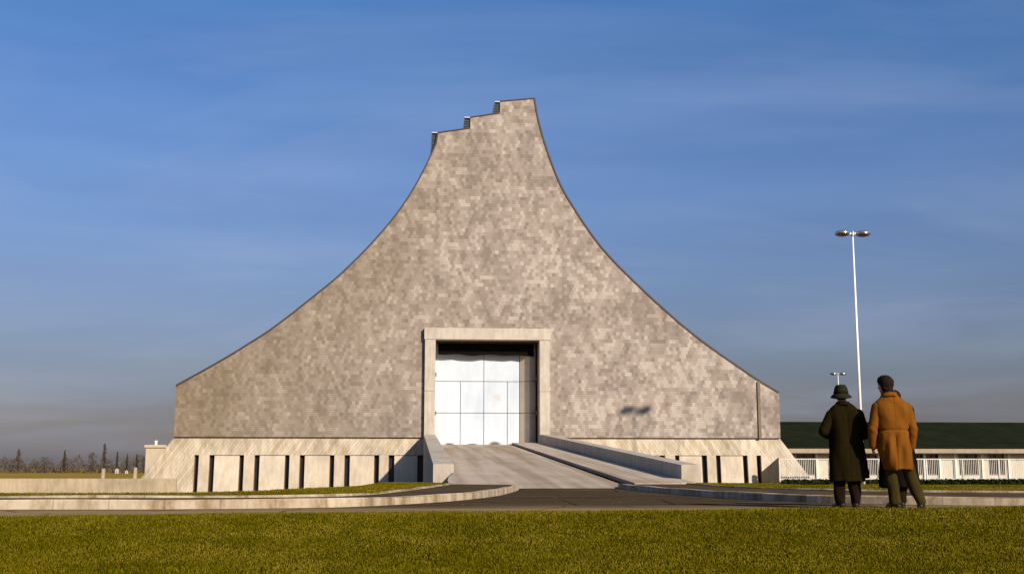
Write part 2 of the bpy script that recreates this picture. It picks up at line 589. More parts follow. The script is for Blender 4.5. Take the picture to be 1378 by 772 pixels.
# smooth the two sweeps
lcs = catmull(lc[:-1], 4) + [np.array(lc[-1])]
rcs = catmull(rc, 4)
lcs = [(float(a), float(b)) for a, b in lcs]
rcs = [(float(a), float(b)) for a, b in rcs]
ZB = 0.5 * (hall(260, 586.8)[1] + hall(1000, 589.6)[1])      # underside of the shingled gable
UL, UR = hall(235, 560)[0], hall(1049.4, 560)[0]
lcs[0] = (UL, lcs[0][1])
rcs[-1] = (UR, rcs[-1][1])
UJL, UJR = hall(585.6, 520)[0], hall(725.6, 520)[0]          # door opening between the jambs
ZLB = 0.5 * (hall(586, 456.6)[1] + hall(725, 458.6)[1])      # underside of the lintel
top = lcs + stp[1:-1] + rcs
outline = [(UL, ZB)] + top + [(UR, ZB)]
# 2.6 m thick gable with the portal notch
notch = [(UR, ZB), (UJR + .03, ZB), (UJR + .03, ZLB + .25), (UJL - .03, ZLB + .25), (UJL - .03, ZB), (UL, ZB)]
gable = [(UL, ZB)] + top + notch[:-1]
bm = bmesh.new()
prism_uz(bm, gable, 0.0, 2.6)
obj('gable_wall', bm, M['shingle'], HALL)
bm = bmesh.new()
prism_uz(bm, [(u * 0.999, z - .03) for u, z in outline], 2.6, 30.0)
obj('roof', bm, M['roofing'], HALL)


def ribbon(name, pts, up, front, back, mat, parent, below=0.05):
    """edge trim following a polyline in (u,z)"""
    P = np.array(pts)
    T = np.gradient(P, axis=0)
    T /= np.linalg.norm(T, axis=1)[:, None] + 1e-9
    N = np.stack([-T[:, 1], T[:, 0]], 1)
    bm = bmesh.new()
    rings = []
    for p, n in zip(P, N):
        a, b = p - n * below, p + n * up
        rings.append([bm.verts.new((a[0], front, a[1])), bm.verts.new((a[0], back, a[1])),
                      bm.verts.new((b[0], back, b[1])), bm.verts.new((b[0], front, b[1]))])
    for A, B in zip(rings, rings[1:]):
        for k in range(4):
            j = (k + 1) % 4
            bm.faces.new((A[k], A[j], B[j], B[k]))
    bm.faces.new(rings[0])
    bm.faces.new(rings[-1][::-1])
    return obj(name, bm, mat, parent)


ribbon('verge_trim', lcs, 0.05, -0.05, 30.1, M['trim'], HALL)
ribbon('verge_trim', rcs, 0.05, -0.05, 30.1, M['trim'], HALL)
for a, b in ((0, 1), (2, 3), (4, 5)):
    p, q = stp[a], stp[b]
    pts = [(p[0] + (q[0] - p[0]) * t, p[1] + (q[1] - p[1]) * t) for t in np.linspace(0, 1, 4)]
    ribbon('step_coping', pts, 0.035, -0.06, 30.1, M['trim'], HALL, 0.03)

# clerestory strips that project from each step of the peak
for k, poly in enumerate(([(589.4, 179.5), (582.3, 179.0), (580.2, 207.0), (586.2, 194)],
                          [(632.6, 159.2), (626.4, 158.6), (623.8, 173), (632.6, 172)],
                          [(672.6, 137.6), (667.2, 137.6), (664.0, 153.2), (672.6, 152)])):
    P = [hall(*p) for p in poly]
    bm = bmesh.new()
    prism_uz(bm, P, 0.12, 29.0)
    g = obj('roof_light', bm, M['roofglass'], HALL)
    bm = bmesh.new()
    (u0, z0), (u1, z1), (u2, z2), (u3, z3) = P
    for t in np.linspace(0.02, 0.98, 5):
        a = (u1 + (u2 - u1) * t, z1 + (z2 - z1) * t)
        b = (u0 + (u3 - u0) * t, z0 + (z3 - z0) * t)
        box(bm, a[0] - .02, b[0], 0.08, 0.115, a[1] - .014, a[1] + .014)
        box(bm, a[0] - .03, a[0] - .002, 0.08, 29.0, a[1] - .014, a[1] + .014)
    for v in np.arange(0.1, 29, 1.2):
        hexa(bm, [(u2 - .045, v, z2), (u2 - .006, v, z2), (u2 - .006, v + .05, z2), (u2 - .045, v + .05, z2),
                  (u1 - .045, v, z1), (u1 - .006, v, z1), (u1 - .006, v + .05, z1), (u1 - .045, v + .05, z1)])
    obj('glazing_bar', bm, M['bar'], g)
    bm = bmesh.new()
    box(bm, u1 - .06, u0 - .01, -0.02, 29.2, max(z0, z1) + .005, max(z0, z1) + .045)
    obj('cap', bm, M['white'], g)

# movement joint at the right end of the gable
uj = hall(1021.5, 550)[0]
zj = float(np.interp(uj, [p[0] for p in rcs], [p[1] for p in rcs]))
bm = bmesh.new()
box(bm, uj - .09, uj + .09, -0.10, -0.003, ZB - .02, zj - .10)
obj('joint_strip', bm, M['iron'], HALL)

# ---- plinth: battered, board marked, with pairs of slot windows
BAT = 0.10                      # metres outward per metre down
Z0 = -1.35
ZT = ZB - 0.004
ZP = 0.5 * (hall(400, 611.2)[1] + hall(990, 613)[1])         # head of the slots
FR = 0.16                       # the plinth stands back this far under the gable


def vf(z, rec=0.0):
    return FR - BAT * (ZB - z) + rec


def wallpiece(bm, ub0, ub1, ut0, ut1, z0, z1, rec=0.0, thick=1.0):
    hexa(bm, [(ub0, vf(z0, rec), z0), (ub1, vf(z0, rec), z0), (ub1, vf(z0) + thick, z0), (ub0, vf(z0) + thick, z0),
              (ut0, vf(z1, rec), z1), (ut1, vf(z1, rec), z1), (ut1, vf(z1) + thick, z1), (ut0, vf(z1) + thick, z1)])


def su(px):
    return hall(px, 635, FR - BAT * 2.2)[0]


SPL = 0.74                      # splay of the ends
slots_l = [(261, 266), (281, 287), (321.5, 327), (342, 348), (383, 388.5), (403, 409), (443.5, 449), (463.5, 470), (503.5, 509.5), (523, 530), (562, 569)]
slots_r = [(853, 859.5), (889, 895.5), (909.8, 915), (946, 952), (965, 970.5), (1001.5, 1006.7), (1019.7, 1025)]
URW = hall(727, 590)[0] + 0.3   # plinth parts stop inside the ramp walls
ULW = hall(570.5, 590)[0] + 0.3


def plinth(slots, uend, uin, sgn, mat):
    """sgn -1: left half, +1: right half"""
    S = [(su(a) - .02, su(b) + .02) for a, b in slots]
    # upper band across the whole half, splayed at the outer end
    bm = bmesh.new()
    so = SPL * (ZT - ZP)
    if sgn < 0: wallpiece(bm, uend - so, uin, uend, uin, ZP, ZT, thick=0.6)
    else: wallpiece(bm, uin, uend + so, uin, uend, ZP, ZT)
    # outer splayed pier
    s1 = SPL * (ZT - Z0)
    if sgn < 0: wallpiece(bm, uend - s1, S[0][0], uend - so, S[0][0], Z0, ZP, thick=0.6)
    else: wallpiece(bm, S[-1][1], uend + s1, S[-1][1], uend + so, Z0, ZP)
    # narrow piers, flush with the band
    seq = list(range(len(S) - 1))
    for i in seq:
        w = S[i + 1][0] - S[i][1]
    bmesh.ops.remove_doubles(bm, verts=bm.verts, dist=0.0005)
    o = obj('plinth', bm, mat, HALL)
    for i in seq:
        w = S[i + 1][0] - S[i][1]
        if w < 1.0:
            bm = bmesh.new()
            wallpiece(bm, S[i][1], S[i + 1][0], S[i][1], S[i + 1][0], Z0, ZP - .002, rec=0.004, thick=0.9)
            obj('plinth_pier', bm, M['pier'], HALL)
        if w >= 1.0:
            bm = bmesh.new()
            wallpiece(bm, S[i][1], S[i + 1][0], S[i][1], S[i + 1][0], Z0, ZP - .004, rec=0.07, thick=0.9)
            obj('plinth_panel', bm, M['panel'], HALL)
    # the last bit behind the ramp wall
    bm = bmesh.new()
    if sgn < 0 and S[-1][1] < uin: wallpiece(bm, S[-1][1], uin, S[-1][1], uin, Z0, ZP)
    if sgn > 0 and uin < S[0][0]: wallpiece(bm, uin, S[0][0], uin, S[0][0], Z0, ZP)
    if len(bm.verts): obj('plinth_panel', bm, M['panel'], HALL)
    else: bm.free()
    for a, b in S:
        fb = bmesh.new()
        wallpiece(fb, a + .002, a + .03, a + .002, a + .03, Z0 + .02, ZP - .01, rec=0.14, thick=0.55)
        wallpiece(fb, b - .03, b - .002, b - .03, b - .002, Z0 + .02, ZP - .01, rec=0.20, thick=0.55)
        w_ = bmesh.new()
        wallpiece(w_, a + .032, b - .032, a + .032, b - .032, Z0 + .02, ZP - .012, rec=0.34, thick=0.55)
        wo = obj('slot_window', w_, M['slotglass'], HALL)
        obj('frame', fb, M['slotframe'], wo)


plinth(slots_l, UL + 0.02, ULW, -1, M['board_l'])
plinth(slots_r, UR - 0.02, URW, +1, M['board_r'])
bm = bmesh.new()
box(bm, UL + 0.1, UR - 0.1, 2.62, 29, Z0, ZT - .01)
obj('basement_core', bm, M['panel'], HALL)

# ---- portal
zr0 = 1.90
zl0, zl1 = ZLB, 0.5 * (hall(571, 440.5)[1] + hall(741, 444)[1])
ul0, ul1 = hall(571, 448, -.3)[0], hall(740.8, 450, -.3)[0]
bm = bmesh.new()
box(bm, ul0, ul1, -0.34, 1.0, zl0, zl1)
obj('lintel', bm, M['portal'], HALL, bevel=0.02)
zjo = hall(730, 527)[1]
for a, b in ((ul0 + .05, UJL), (UJR, ul1 - .07)):
    bm = bmesh.new()
    box(bm, a, b, -0.30, 1.75, zr0 - .4, zjo - .006)
    box(bm, a, b, -0.30, 1.75, zjo + .006, zl0 - .004)
    obj('jamb', bm, M['portal'], HALL, bevel=0.012)

# ---- folding metal door
VD = 1.28
zd0, zd1 = 1.99, zl0 + .2
dr = empty('door', (0, 0, 0))
dr.parent = HALL
zrows = [zd0, hall(640, 555.5, VD)[1], hall(640, 513, VD)[1], zd1]


def leaf(p, q, cells, name='leaf', g=0.034):
    """leaf from plan point p=(u,v) to q; cells: per row a list of break fractions"""
    p, q = np.array(p, float), np.array(q, float)
    d = q - p
    L = np.linalg.norm(d)
    d /= L
    n = np.array([-d[1], d[0]])
    if n[1] < 0: n = -n
    bm = bmesh.new()
    for r in range(3):
        z0, z1 = zrows[r], zrows[r + 1]
        br = [0] + cells[r] + [1]
        for a, b in zip(br, br[1:]):
            s0, s1 = a * L + g * .5, b * L - g * .5
            A, B = p + d * s0, p + d * s1
            C, D = B + n * .06, A + n * .06
            hexa(bm, [(A[0], A[1], z0 + g * .5), (B[0], B[1], z0 + g * .5), (C[0], C[1], z0 + g * .5), (D[0], D[1], z0 + g * .5),
                      (A[0], A[1], z1 - g * .5), (B[0], B[1], z1 - g * .5), (C[0], C[1], z1 - g * .5), (D[0], D[1], z1 - g * .5)])
    A, B = p + n * .045 + d * .01, q + n * .045 - d * .01
    o = obj(name, bm, M['door'], dr, bevel=0.008)
    bm = bmesh.new()
    C, D = B + n * .03, A + n * .03
    hexa(bm, [(A[0], A[1], zd0), (B[0], B[1], zd0), (C[0], C[1], zd0), (D[0], D[1], zd0),
              (A[0], A[1], zd1), (B[0], B[1], zd1), (C[0], C[1], zd1), (D[0], D[1], zd1)])
    obj('leaf_frame', bm, M['gap'], o)
    return o


def du(px, v): return hall(px, 530, v)[0]


u651 = du(651, VD)
leaf((du(584, VD), VD), (u651, VD), [[0.53], [0.53], []])
leaf((u651, VD), (du(699, VD), VD), [[0.66], [0.66], []])
for _o in (leaf((du(699, VD), VD), (du(712.5, .75), .75), [[0.45], [0.45], [0.45]]), leaf((du(712.5, .75), .75), (UJR - .10, 1.15), [[], [], []])):
    _o.data.materials[0] = M['leaf_tan']
# hinge brackets
for px, py in ((584.8, 503), (584.8, 555)):
    u, z = hall(px, py, .9)
    bm = bmesh.new()
    box(bm, UJL + .004, UJL + .10, 0.95, 1.25, z - .10, z - .03)
    box(bm, UJL + .004, UJL + .10, 0.95, 1.25, z + .03, z + .10)
    obj('hinge', bm, M['iron'], dr)
for py in (510, 556):
    u, z = hall(722, py, .6)
    bm = bmesh.new()
    box(bm, UJR - .30, UJR - .004, 0.62, 0.80, z - .09, z - .02)
    box(bm, UJR - .14, UJR - .004, 0.60, 0.86, z - .02, z + .16)
    obj('hinge', bm, M['iron'], dr)

# black weather curtain behind the lintel with a scalloped hem
ua, ub = hall(589.5, 470, .7)[0], hall(718.5, 470, .7)[0]
n = 60
bm = bmesh.new()
za = zl0 - .14
zh = hall(650, 477, .7)[1]
fr_, bk_ = [], []
for i in range(n + 1):
    t = i / n
    u = ua + (ub - ua) * t
    hem = zh + 0.030 * math.cos(t * 2 * PI * 3.15 + 2.2) + 0.02 * math.sin(t * 11 + 1) - .05 * t
    v = 0.74 + 0.02 * math.sin(t * 40)
    fr_.append((bm.verts.new((u, v, hem)), bm.verts.new((u, v, za))))
    bk_.append((bm.verts.new((u, v + .03, hem)), bm.verts.new((u, v + .03, za))))
for i in range(n):
    a, b, c, d = fr_[i], fr_[i + 1], bk_[i], bk_[i + 1]
    bm.faces.new((a[0], b[0], b[1], a[1]))
    bm.faces.new((c[0], c[1], d[1], d[0]))
    bm.faces.new((a[0], c[0], d[0], b[0]))
    bm.faces.new((a[1], b[1], d[1], c[1]))
obj('door_curtain', bm, M['canvas'], HALL)
bm = bmesh.new()
box(bm, UJL + .01, UJR - .01, 0.66, 0.9, za, zl0 - .006)
obj('curtain_rail', bm, M['trim'], HALL)
for px in (594, 622, 634, 688, 712):
    u = hall(px, 460, .6)[0]
    bm = bmesh.new()
    box(bm, u - .10, u + .10, 0.60, 0.655, za + .05, za + .085)
    obj('rail_bracket', bm, M['iron'], HALL)

# ------------------------------------------------------------------ the ramp
ZR0 = 2.03
SLOPE = 0.0486
LF = 41.6
uRL = hall(585.5, 590)[0]
uRR = hall(726.5, 590)[0]
uK = hall(688, 597.5)[0] + .05       # kerb of the raised footway
RAMP_T = YAW


def rz(v): return ZR0 + SLOPE * v     # v negative towards the viewer


def hallmesh(name, bm, mat, kind=None, **kw):
    o = obj(name, bm, mat, None, **kw)
    o.location = BO
    o.rotation_euler = (0, 0, YAW)
    if kind: o['kind'] = kind
    return o


bm = bmesh.new()
vs = np.linspace(2.4, -LF, 24)
rows = []
for v in vs:
    z = rz(min(v, 0)) if v < 0 else ZR0
    fl_ = 0.35 * max(0.0, min(1.0, (-v - 33.0) / 4.0))
    rows.append([bm.verts.new((u, v, z)) for u in np.linspace(uRL - fl_, uRR, 9)])
for A, B in zip(rows, rows[1:]):
    for k in range(8): bm.faces.new((A[k], B[k], B[k + 1], A[k + 1]))
# sides so that the ramp is solid
hexrows = []
for s, u in ((0, uRL), (1, uRR)):
    pr = None
    for A, v in zip(rows, vs):
        t = A[0] if s == 0 else A[-1]
        b = bm.verts.new((t.co.x, v, -1.3))
        if pr: bm.faces.new((pr[0], t, b, pr[1]))
        pr = (t, b)
hallmesh('ramp', bm, M['ramp'], 'structure')
# dark strip on the ramp, painted in to deepen the footway kerb's shadow
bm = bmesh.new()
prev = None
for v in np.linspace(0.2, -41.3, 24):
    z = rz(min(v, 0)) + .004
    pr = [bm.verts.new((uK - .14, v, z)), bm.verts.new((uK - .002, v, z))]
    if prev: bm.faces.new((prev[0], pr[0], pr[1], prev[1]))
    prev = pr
hallmesh('kerb_shade_strip', bm, M['kerb_shade'], 'structure')
# raised footway along the right side of the ramp
FH = 0.12
vend = -41.2
bm = bmesh.new()
prev = None
for v in np.linspace(0.2, vend, 20):
    z = rz(min(v, 0)) + FH
    ring = [bm.verts.new((uK, v, z - FH - .05)), bm.verts.new((uK, v, z)), bm.verts.new((uRR, v, z + .01)), bm.verts.new((uRR, v, z - FH - .05))]
    if prev:
        for k in range(3): bm.faces.new((prev[k], ring[k], ring[k + 1], prev[k + 1]))
    else: bm.faces.new(ring)
    prev = ring
bm.faces.new(prev[::-1])
hallmesh('ramp_footway', bm, M['ramp'], 'structure')


def rampwall(name, u0, u1, v0, v1, zt0, zt1, zb, label):
    bm = bmesh.new()
    hexa(bm, [(u0, v1, zb), (u1, v1, zb), (u1, v0, zb), (u0, v0, zb),
              (u0, v1, zt1), (u1, v1, zt1), (u1, v0, zt0), (u0, v0, zt0)])
    o = hallmesh(name, bm, M['rampwall'], bevel=0.015)
    return tag(o, label, 'wall')


uWo = hall(570, 588)[0]
zt_l0, zt_l1 = hall(570, 584.5)[1], 0.70
rampwall('ramp_wall', uWo, uRL - .004, -0.345, -33.2, zt_l0, zt_l1, -1.3, 'concrete parapet wall on the left edge of the ramp, its shadow on the plinth')
zt_r0 = hall(727, 584.5)[1]
rampwall('ramp_wall', uRR + .004, uRR + .60, -0.345, -39.4, zt_r0, 0.66, -1.3, 'concrete parapet wall on the right side of the ramp, its inner face in shade')

# ------------------------------------------------------------------ roads, kerbs, paths, verges
FL = [(-70, 17.5), (-30, 16.6), (-12, 16.4), (-5.85, 16.5), (-4.2, 16.7), (-2.47, 17.45), (-1.4, 19.5), (-0.79, 21.7), (-0.30, 24.6), (-0.05, 27.6), (0.14, 30.6), (0.20, 33.2)]
BL = [(-70, 19.3), (-30, 18.5), (-12, 18.1), (-6.4, 18.1), (-4.35, 18.25), (-2.9, 18.9), (-2.35, 20.6), (-2.12, 23.4), (-1.92, 26.8), (-1.78, 30.5), (-1.70, 34.0)]
FRr = [(2.98, 33.9), (3.02, 32.1), (3.38, 27.4), (3.88, 23.4), (4.25, 21.4), (5.0, 19.6), (6.6, 18.5), (9, 17.9), (14, 17.6), (30, 17.6), (70, 18.2)]
BRr = [(4.98, 36.0), (4.93, 33.0), (5.05, 29), (5.46, 26), (6.3, 23.8), (8, 22.3), (10.5, 21.3), (14, 20.7), (22, 20.2), (70, 20.6)]
KH = 0.125
fl, bl, fr, br = [catmull(p, 8) for p in (FL, BL, FRr, BRr)]


def along_attr(o, vals):
    a = o.data.attributes.new('along', 'FLOAT', 'POINT')
    a.data.foreach_set('value', vals)


def sweep(name, path, w, h, side, mat, step=0.25, z0=-0.06):
    """kerb of width w to the given side of the path"""
    P = resample(path, step)
    T = np.gradient(P, axis=0)
    T /= np.linalg.norm(T, axis=1)[:, None]
    N = np.stack([-T[:, 1], T[:, 0]], 1) * side
    V, Fc, al = [], [], []
    s = 0
    for i, (p, n) in enumerate(zip(P, N)):
        if i: s += np.linalg.norm(P[i] - P[i - 1])
        q = p + n * w
        r = p + n * 0.018
        jz = 0.006 * math.sin(s * 1.7) + 0.004 * math.sin(s * 0.6)
        V += [(p[0], p[1], z0), (p[0], p[1], h - .02 + jz), (r[0], r[1], h + jz), (q[0], q[1], h + jz), (q[0], q[1], z0)]
        al += [s] * 5
    for i in range(len(P) - 1):
        for k in range(4):
            a, b = i * 5 + k, i * 5 + k + 1
            Fc.append((a, b, b + 5, a + 5))
    e = (len(P) - 1) * 5
    Fc += [(4, 3, 2, 1, 0), (e, e + 1, e + 2, e + 3, e + 4)]
    bm = bmesh.new()
    me = npmesh(name, V, Fc)
    bm.from_mesh(me)
    bmesh.ops.recalc_face_normals(bm, faces=bm.faces)
    bm.to_mesh(me)
    bm.free()
    o = link(name, me, mat)
    along_attr(o, al)
    o['kind'] = 'structure'
    return o


sweep('kerb', fl, 0.16, KH, +1, M['kerb'])
sweep('kerb', fr, 0.16, KH, +1, M['kerb'])
sweep('path_edging', bl, 0.09, KH + .022, +1, M['kerb'])
sweep('path_edging', br, 0.09, KH + .022, +1, M['kerb'])


def strip(name, A, B, mat, zA, zB, n=160, m=4):
    A, B = np.array(A), np.array(B)

    def rs(P):
        L = np.concatenate([[0], np.cumsum(np.linalg.norm(np.diff(P, axis=0), axis=1))])
        # denser near the inner end where the curves bend
        s = np.linspace(0, 1, n) * L[-1]
        return np.stack([np.interp(s, L, P[:, 0]), np.interp(s, L, P[:, 1])], 1)
    A, B = rs(A), rs(B)
    V, Fc = [], []
    for a, b in zip(A, B):
        for k in range(m + 1):
            t = k / m
            p = a + (b - a) * t
            V.append((p[0], p[1], zA + (zB - zA) * t))
    for i in range(n - 1):
        for k in range(m):
            a = i * (m + 1) + k
            Fc.append((a, a + 1, a + m + 2, a + m + 1))
    o = link(name, npmesh(name, V, Fc), mat)
    o['kind'] = 'structure'
    return o


def trim_curve(P, x0, x1):
    return [p for p in P if x0 <= p[0] <= x1]


# footpaths behind the kerbs
strip('footpath', fl, bl, M['path'], KH - .014, KH - .010, n=260)
strip('footpath', fr, br, M['path'], KH - .014, KH - .010, n=260)

# the road: one sheet under kerbs and up to the foot of the ramp
bm = bmesh.new()
xs = np.linspace(-75, 75, 61)
ys = [11.0, 13, 15, 17, 20, 24, 28, 32, 35.5]
def lawn_edge(x): return 12.35 + 0.06 * max(-20, min(20, x))


ys = np.linspace(0, 1, 9)
flx, fly = [p[0] for p in fl], [p[1] for p in fl]
frx, fry = [p[0] for p in fr], [p[1] for p in fr]


def road_far(x):
    if x < 0.2: return float(np.interp(x, flx, fly)) + .08
    if x > 2.98: return float(np.interp(x, frx, fry)) + .08
    return 35.0


xs = np.unique(np.concatenate([np.linspace(-70, -6, 20), np.linspace(-6, 9, 121), np.linspace(9, 70, 20)]))
grid = [[bm.verts.new((x, (lawn_edge(x) - .06) * (1 - t) + road_far(x) * t, 0.0)) for x in xs] for t in ys]
for A, B in zip(grid, grid[1:]):
    for k in range(len(xs) - 1): bm.faces.new((A[k], A[k + 1], B[k + 1], B[k]))
hh = obj('road', bm, M['asphalt'])
hh['kind'] = 'structure'


# verges: from the edging over a low crest and down to the building
def verge(name, path, crest, z_end, far, ends):
    """rows of points; crest: list of (s, offset, z)"""
    P = resample(path, 0.5)
    T = np.gradient(P, axis=0)
    T /= np.linalg.norm(T, axis=1)[:, None]
    N = np.stack([-T[:, 1], T[:, 0]], 1)
    return P, N


def verge_left():
    pts = [(p[0], p[1], KH + .01) for p in bl]
    wallfoot = []
    for v in (-34.0, -32, -26, -18, -10, -4, 0.6):
        w = hall_w(uWo - .02, v)
        zz = float(np.interp(v, [-34, -30, -10, 0], [0.06, -.02, -.40, -.62]))
        wallfoot.append((w.x, w.y, zz))
    P = resample(pts + wallfoot, 0.45)
    rows = []
    T = np.gradient(P[:, :2], axis=0)
    T /= np.linalg.norm(T, axis=1)[:, None] + 1e-9
    N = np.stack([-T[:, 1], T[:, 0]], 1)
    # smooth the normals so that offset rows do not cross in the bend
    for _ in range(60):
        N[1:-1] = (N[:-2] + N[1:-1] * 2 + N[2:]) / 4
    N /= np.linalg.norm(N, axis=1)[:, None]
    cx = [-70, -12, -6.4, -4.35, -2.69, -2.0, -1.85, -1.7]
    for p, nn in zip(P, N):
        X, Y = p[0], p[1]
        if Y < 34.5:
            zc = float(np.interp(Y, [17.5, 18.1, 18.4, 19.4, 23, 27, 34], [.148, .152, .176, .190, .176, .146, .09]))
        else:
            zc = p[2] + .02
        row = []
        for off, wz in ((0, None), (0.35, .55), (0.8, .9), (1.3, 1.0), (1.8, .96)):
            z = p[2] if wz is None else p[2] + (zc - p[2]) * wz
            row.append((X + nn[0] * off, Y + nn[1] * off, z))
        for off, t in ((2.6, .12), (4, .42), (6, .75), (9, 1.0), (14, 1.0)):
            z = zc + (-1.0 - zc) * t
            row.append((X + nn[0] * off, Y + nn[1] * off, min(z, zc)))
        rows.append(row)
    return rows


def verge_right():
    pts = [(p[0], p[1], KH + .01) for p in br]
    P = resample(pts, 0.45)
    T = np.gradient(P[:, :2], axis=0)
    T /= np.linalg.norm(T, axis=1)[:, None] + 1e-9
    N = np.stack([-T[:, 1], T[:, 0]], 1)
    for _ in range(60):
        N[1:-1] = (N[:-2] + N[1:-1] * 2 + N[2:]) / 4
    N /= np.linalg.norm(N, axis=1)[:, None]
    rows = []
    for p, nn in zip(P, N):
        X, Y = p[0], p[1]
        zc = float(np.interp(X, [4.9, 5.1, 5.46, 8, 14, 70], [.11, .14, .20, .21, .20, .2]))
        row = []
        for off, wz in ((0, None), (0.4, .5), (1.0, .8), (1.8, 1.0), (2.8, 1.0)):
            z = p[2] if wz is None else p[2] + (zc - p[2]) * wz
            row.append((X + nn[0] * off, Y + nn[1] * off, z))
        for off, t in ((4, .3), (6, .7), (9, 1.0), (20, 1.0)):
            row.append((X + nn[0] * off, Y + nn[1] * off, zc + (-.42 - zc) * t))
        rows.append(row)
    return rows


def rows_mesh(name, rows, mat):
    m = len(rows[0])
    V = [p for r in rows for p in r]
    Fc = []
    for i in range(len(rows) - 1):
        for k in range(m - 1):
            a = i * m + k
            Fc.append((a, a + m, a + m + 1, a + 1))
    me = npmesh(name, V, Fc)
    bm = bmesh.new()
    bm.from_mesh(me)
    bmesh.ops.recalc_face_normals(bm, faces=bm.faces)
    up = sum(f.normal.z for f in bm.faces)
    if up < 0: bmesh.ops.reverse_faces(bm, faces=bm.faces)
    bm.to_mesh(me)
    bm.free()
    o = link(name, me, mat, smooth=True)
    o['kind'] = 'structure'
    return o


VLR, VRR = verge_left(), verge_right()
rows_mesh('verge', VLR, M['verge'])
rows_mesh('verge', VRR, M['verge'])
# level ground to the right of the hall and under the low building
bm = bmesh.new()
gp = [(5.2, 30, -.43), (120, 30, -.43), (160, 260, -.43), (8, 260, -.43)]
gq = [(4.9, 29, -1.1), (140, 20, -1.1), (190, 300, -1.1), (3, 300, -1.1)]
a = [bm.verts.new(p) for p in gp]
b = [bm.verts.new(p) for p in gq]
bm.faces.new(a)
for i in range(4):
    j = (i + 1) % 4
    bm.faces.new((a[i], b[i], b[j], a[j]))
o = obj('terrace_ground', bm, M['verge'])
o['kind'] = 'structure'
# the far field, one sheet to the horizon
bm = bmesh.new()
rad = [0, 30, 80, 160, 320, 640, 1300, 3000, 7000]
rings = []
for r in rad[1:]:
    rings.append([bm.verts.new((r * math.cos(2 * PI * k / 64), r * math.sin(2 * PI * k / 64), -1.06)) for k in range(64)])
c0 = bm.verts.new((0, 0, -1.06))
for k in range(64):
    bm.faces.new((c0, rings[0][k], rings[0][(k + 1) % 64]))
for A, B in zip(rings, rings[1:]):
    for k in range(64):
        j = (k + 1) % 64
        bm.faces.new((A[k], B[k], B[j], A[j]))
o = obj('ground', bm, M['field'])
o['kind'] = 'structure'

# ------------------------------------------------------------------ the lawn in front (bank rising to the road)


def lawn_edge(x): return 12.35 + 0.06 * x if abs(x) < 20 else 12.35 + 0.06 * math.copysign(20, x)


CREST = 0.150


def lawn_z(x, y):
    e = lawn_edge(x)
    t = max(0.0, min(1.0, y / e))
    z = -1.04 + (CREST + 1.04) * t - 0.05 * math.sin(PI * t)
    # round off at the crest
    d = e - y
    if d < 0.6: z -= 0.05 * (1 - d / 0.6) ** 2
    bump = mnoise.noise(Vector((x * .35, y * .35, 3.1))) * .018 + mnoise.noise(Vector((x * 1.3, y * 1.3, 7.7))) * .010
    sl = 0.0068 * x
    return z + bump * min(1, t * 1.4) + sl * t


bm = bmesh.new()
xs = list(np.linspace(-70, -12, 20)) + list(np.linspace(-11.5, 11.5, 93)) + list(np.linspace(12, 70, 20))
ts = np.linspace(-0.6, 1.0, 75)
grid = []
for t in ts:
    row = []
    for x in xs:
        y = lawn_edge(x) * t
        z = lawn_z(x, y) if t > 0 else -1.04
        row.append(bm.verts.new((x, y, z)))
    grid.append(row)
drop = [bm.verts.new((x, lawn_edge(x) + .02, -.3)) for x in xs]
grid.append(drop)
for A, B in zip(grid, grid[1:]):
    for k in range(len(xs) - 1): bm.faces.new((A[k], A[k + 1], B[k + 1], B[k]))
o = obj('lawn', bm, M['soil'], smooth=True)
o['kind'] = 'structure'


def blades(name, base, h0, h1, w, label, mat):
    """base: (n,3) root points; one bent two-triangle blade on each"""
    n = len(base)
    ang = RNG.uniform(0, 2 * PI, n)
    lean = RNG.uniform(0.1, 0.75, n)
    la = RNG.uniform(0, 2 * PI, n)
    h = RNG.uniform(h0, h1, n)
    dx, dy = np.cos(ang) * w * .5, np.sin(ang) * w * .5
    lx, ly = np.cos(la) * lean * h, np.sin(la) * lean * h
    V = np.zeros((n, 5, 3))
    V[:, 0] = base + np.stack([-dx, -dy, np.full(n, -.01)], 1)
    V[:, 1] = base + np.stack([dx, dy, np.full(n, -.01)], 1)
    mid = base + np.stack([lx * .35, ly * .35, h * .6], 1)
    V[:, 2] = mid + np.stack([dx * .8, dy * .8, 0 * h], 1)
    V[:, 3] = mid - np.stack([dx * .8, dy * .8, 0 * h], 1)
    V[:, 4] = base + np.stack([lx, ly, h * .97], 1)
    me = bpy.data.meshes.new(name)
    me.vertices.add(n * 5)
    me.vertices.foreach_set('co', V.reshape(-1).astype(np.float32))
    idx = np.arange(n)[:, None] * 5
    quads = (idx + np.array([[0, 1, 2, 3]]))
    tris = (idx + np.array([[3, 2, 4]]))
    loops = np.concatenate([quads.reshape(-1), tris.reshape(-1)])
    me.loops.add(len(loops))
    me.loops.foreach_set('vertex_index', loops.astype(np.int32))
    me.polygons.add(2 * n)
    starts = np.concatenate([np.arange(n) * 4, n * 4 + np.arange(n) * 3])
    me.polygons.foreach_set('loop_start', starts.astype(np.int32))
    try:
        me.polygons.foreach_set('loop_total', np.concatenate([np.full(n, 4), np.full(n, 3)]).astype(np.int32))
    except Exception:
        pass
    me.update(calc_edges=True)
    a = me.attributes.new('tint', 'FLOAT', 'POINT')
    a.data.foreach_set('value', np.repeat(RNG.uniform(0, 1, n), 5).astype(np.float32))
    o = link(name, me, mat)
    return tag(o, label, 'grass', kind='stuff')


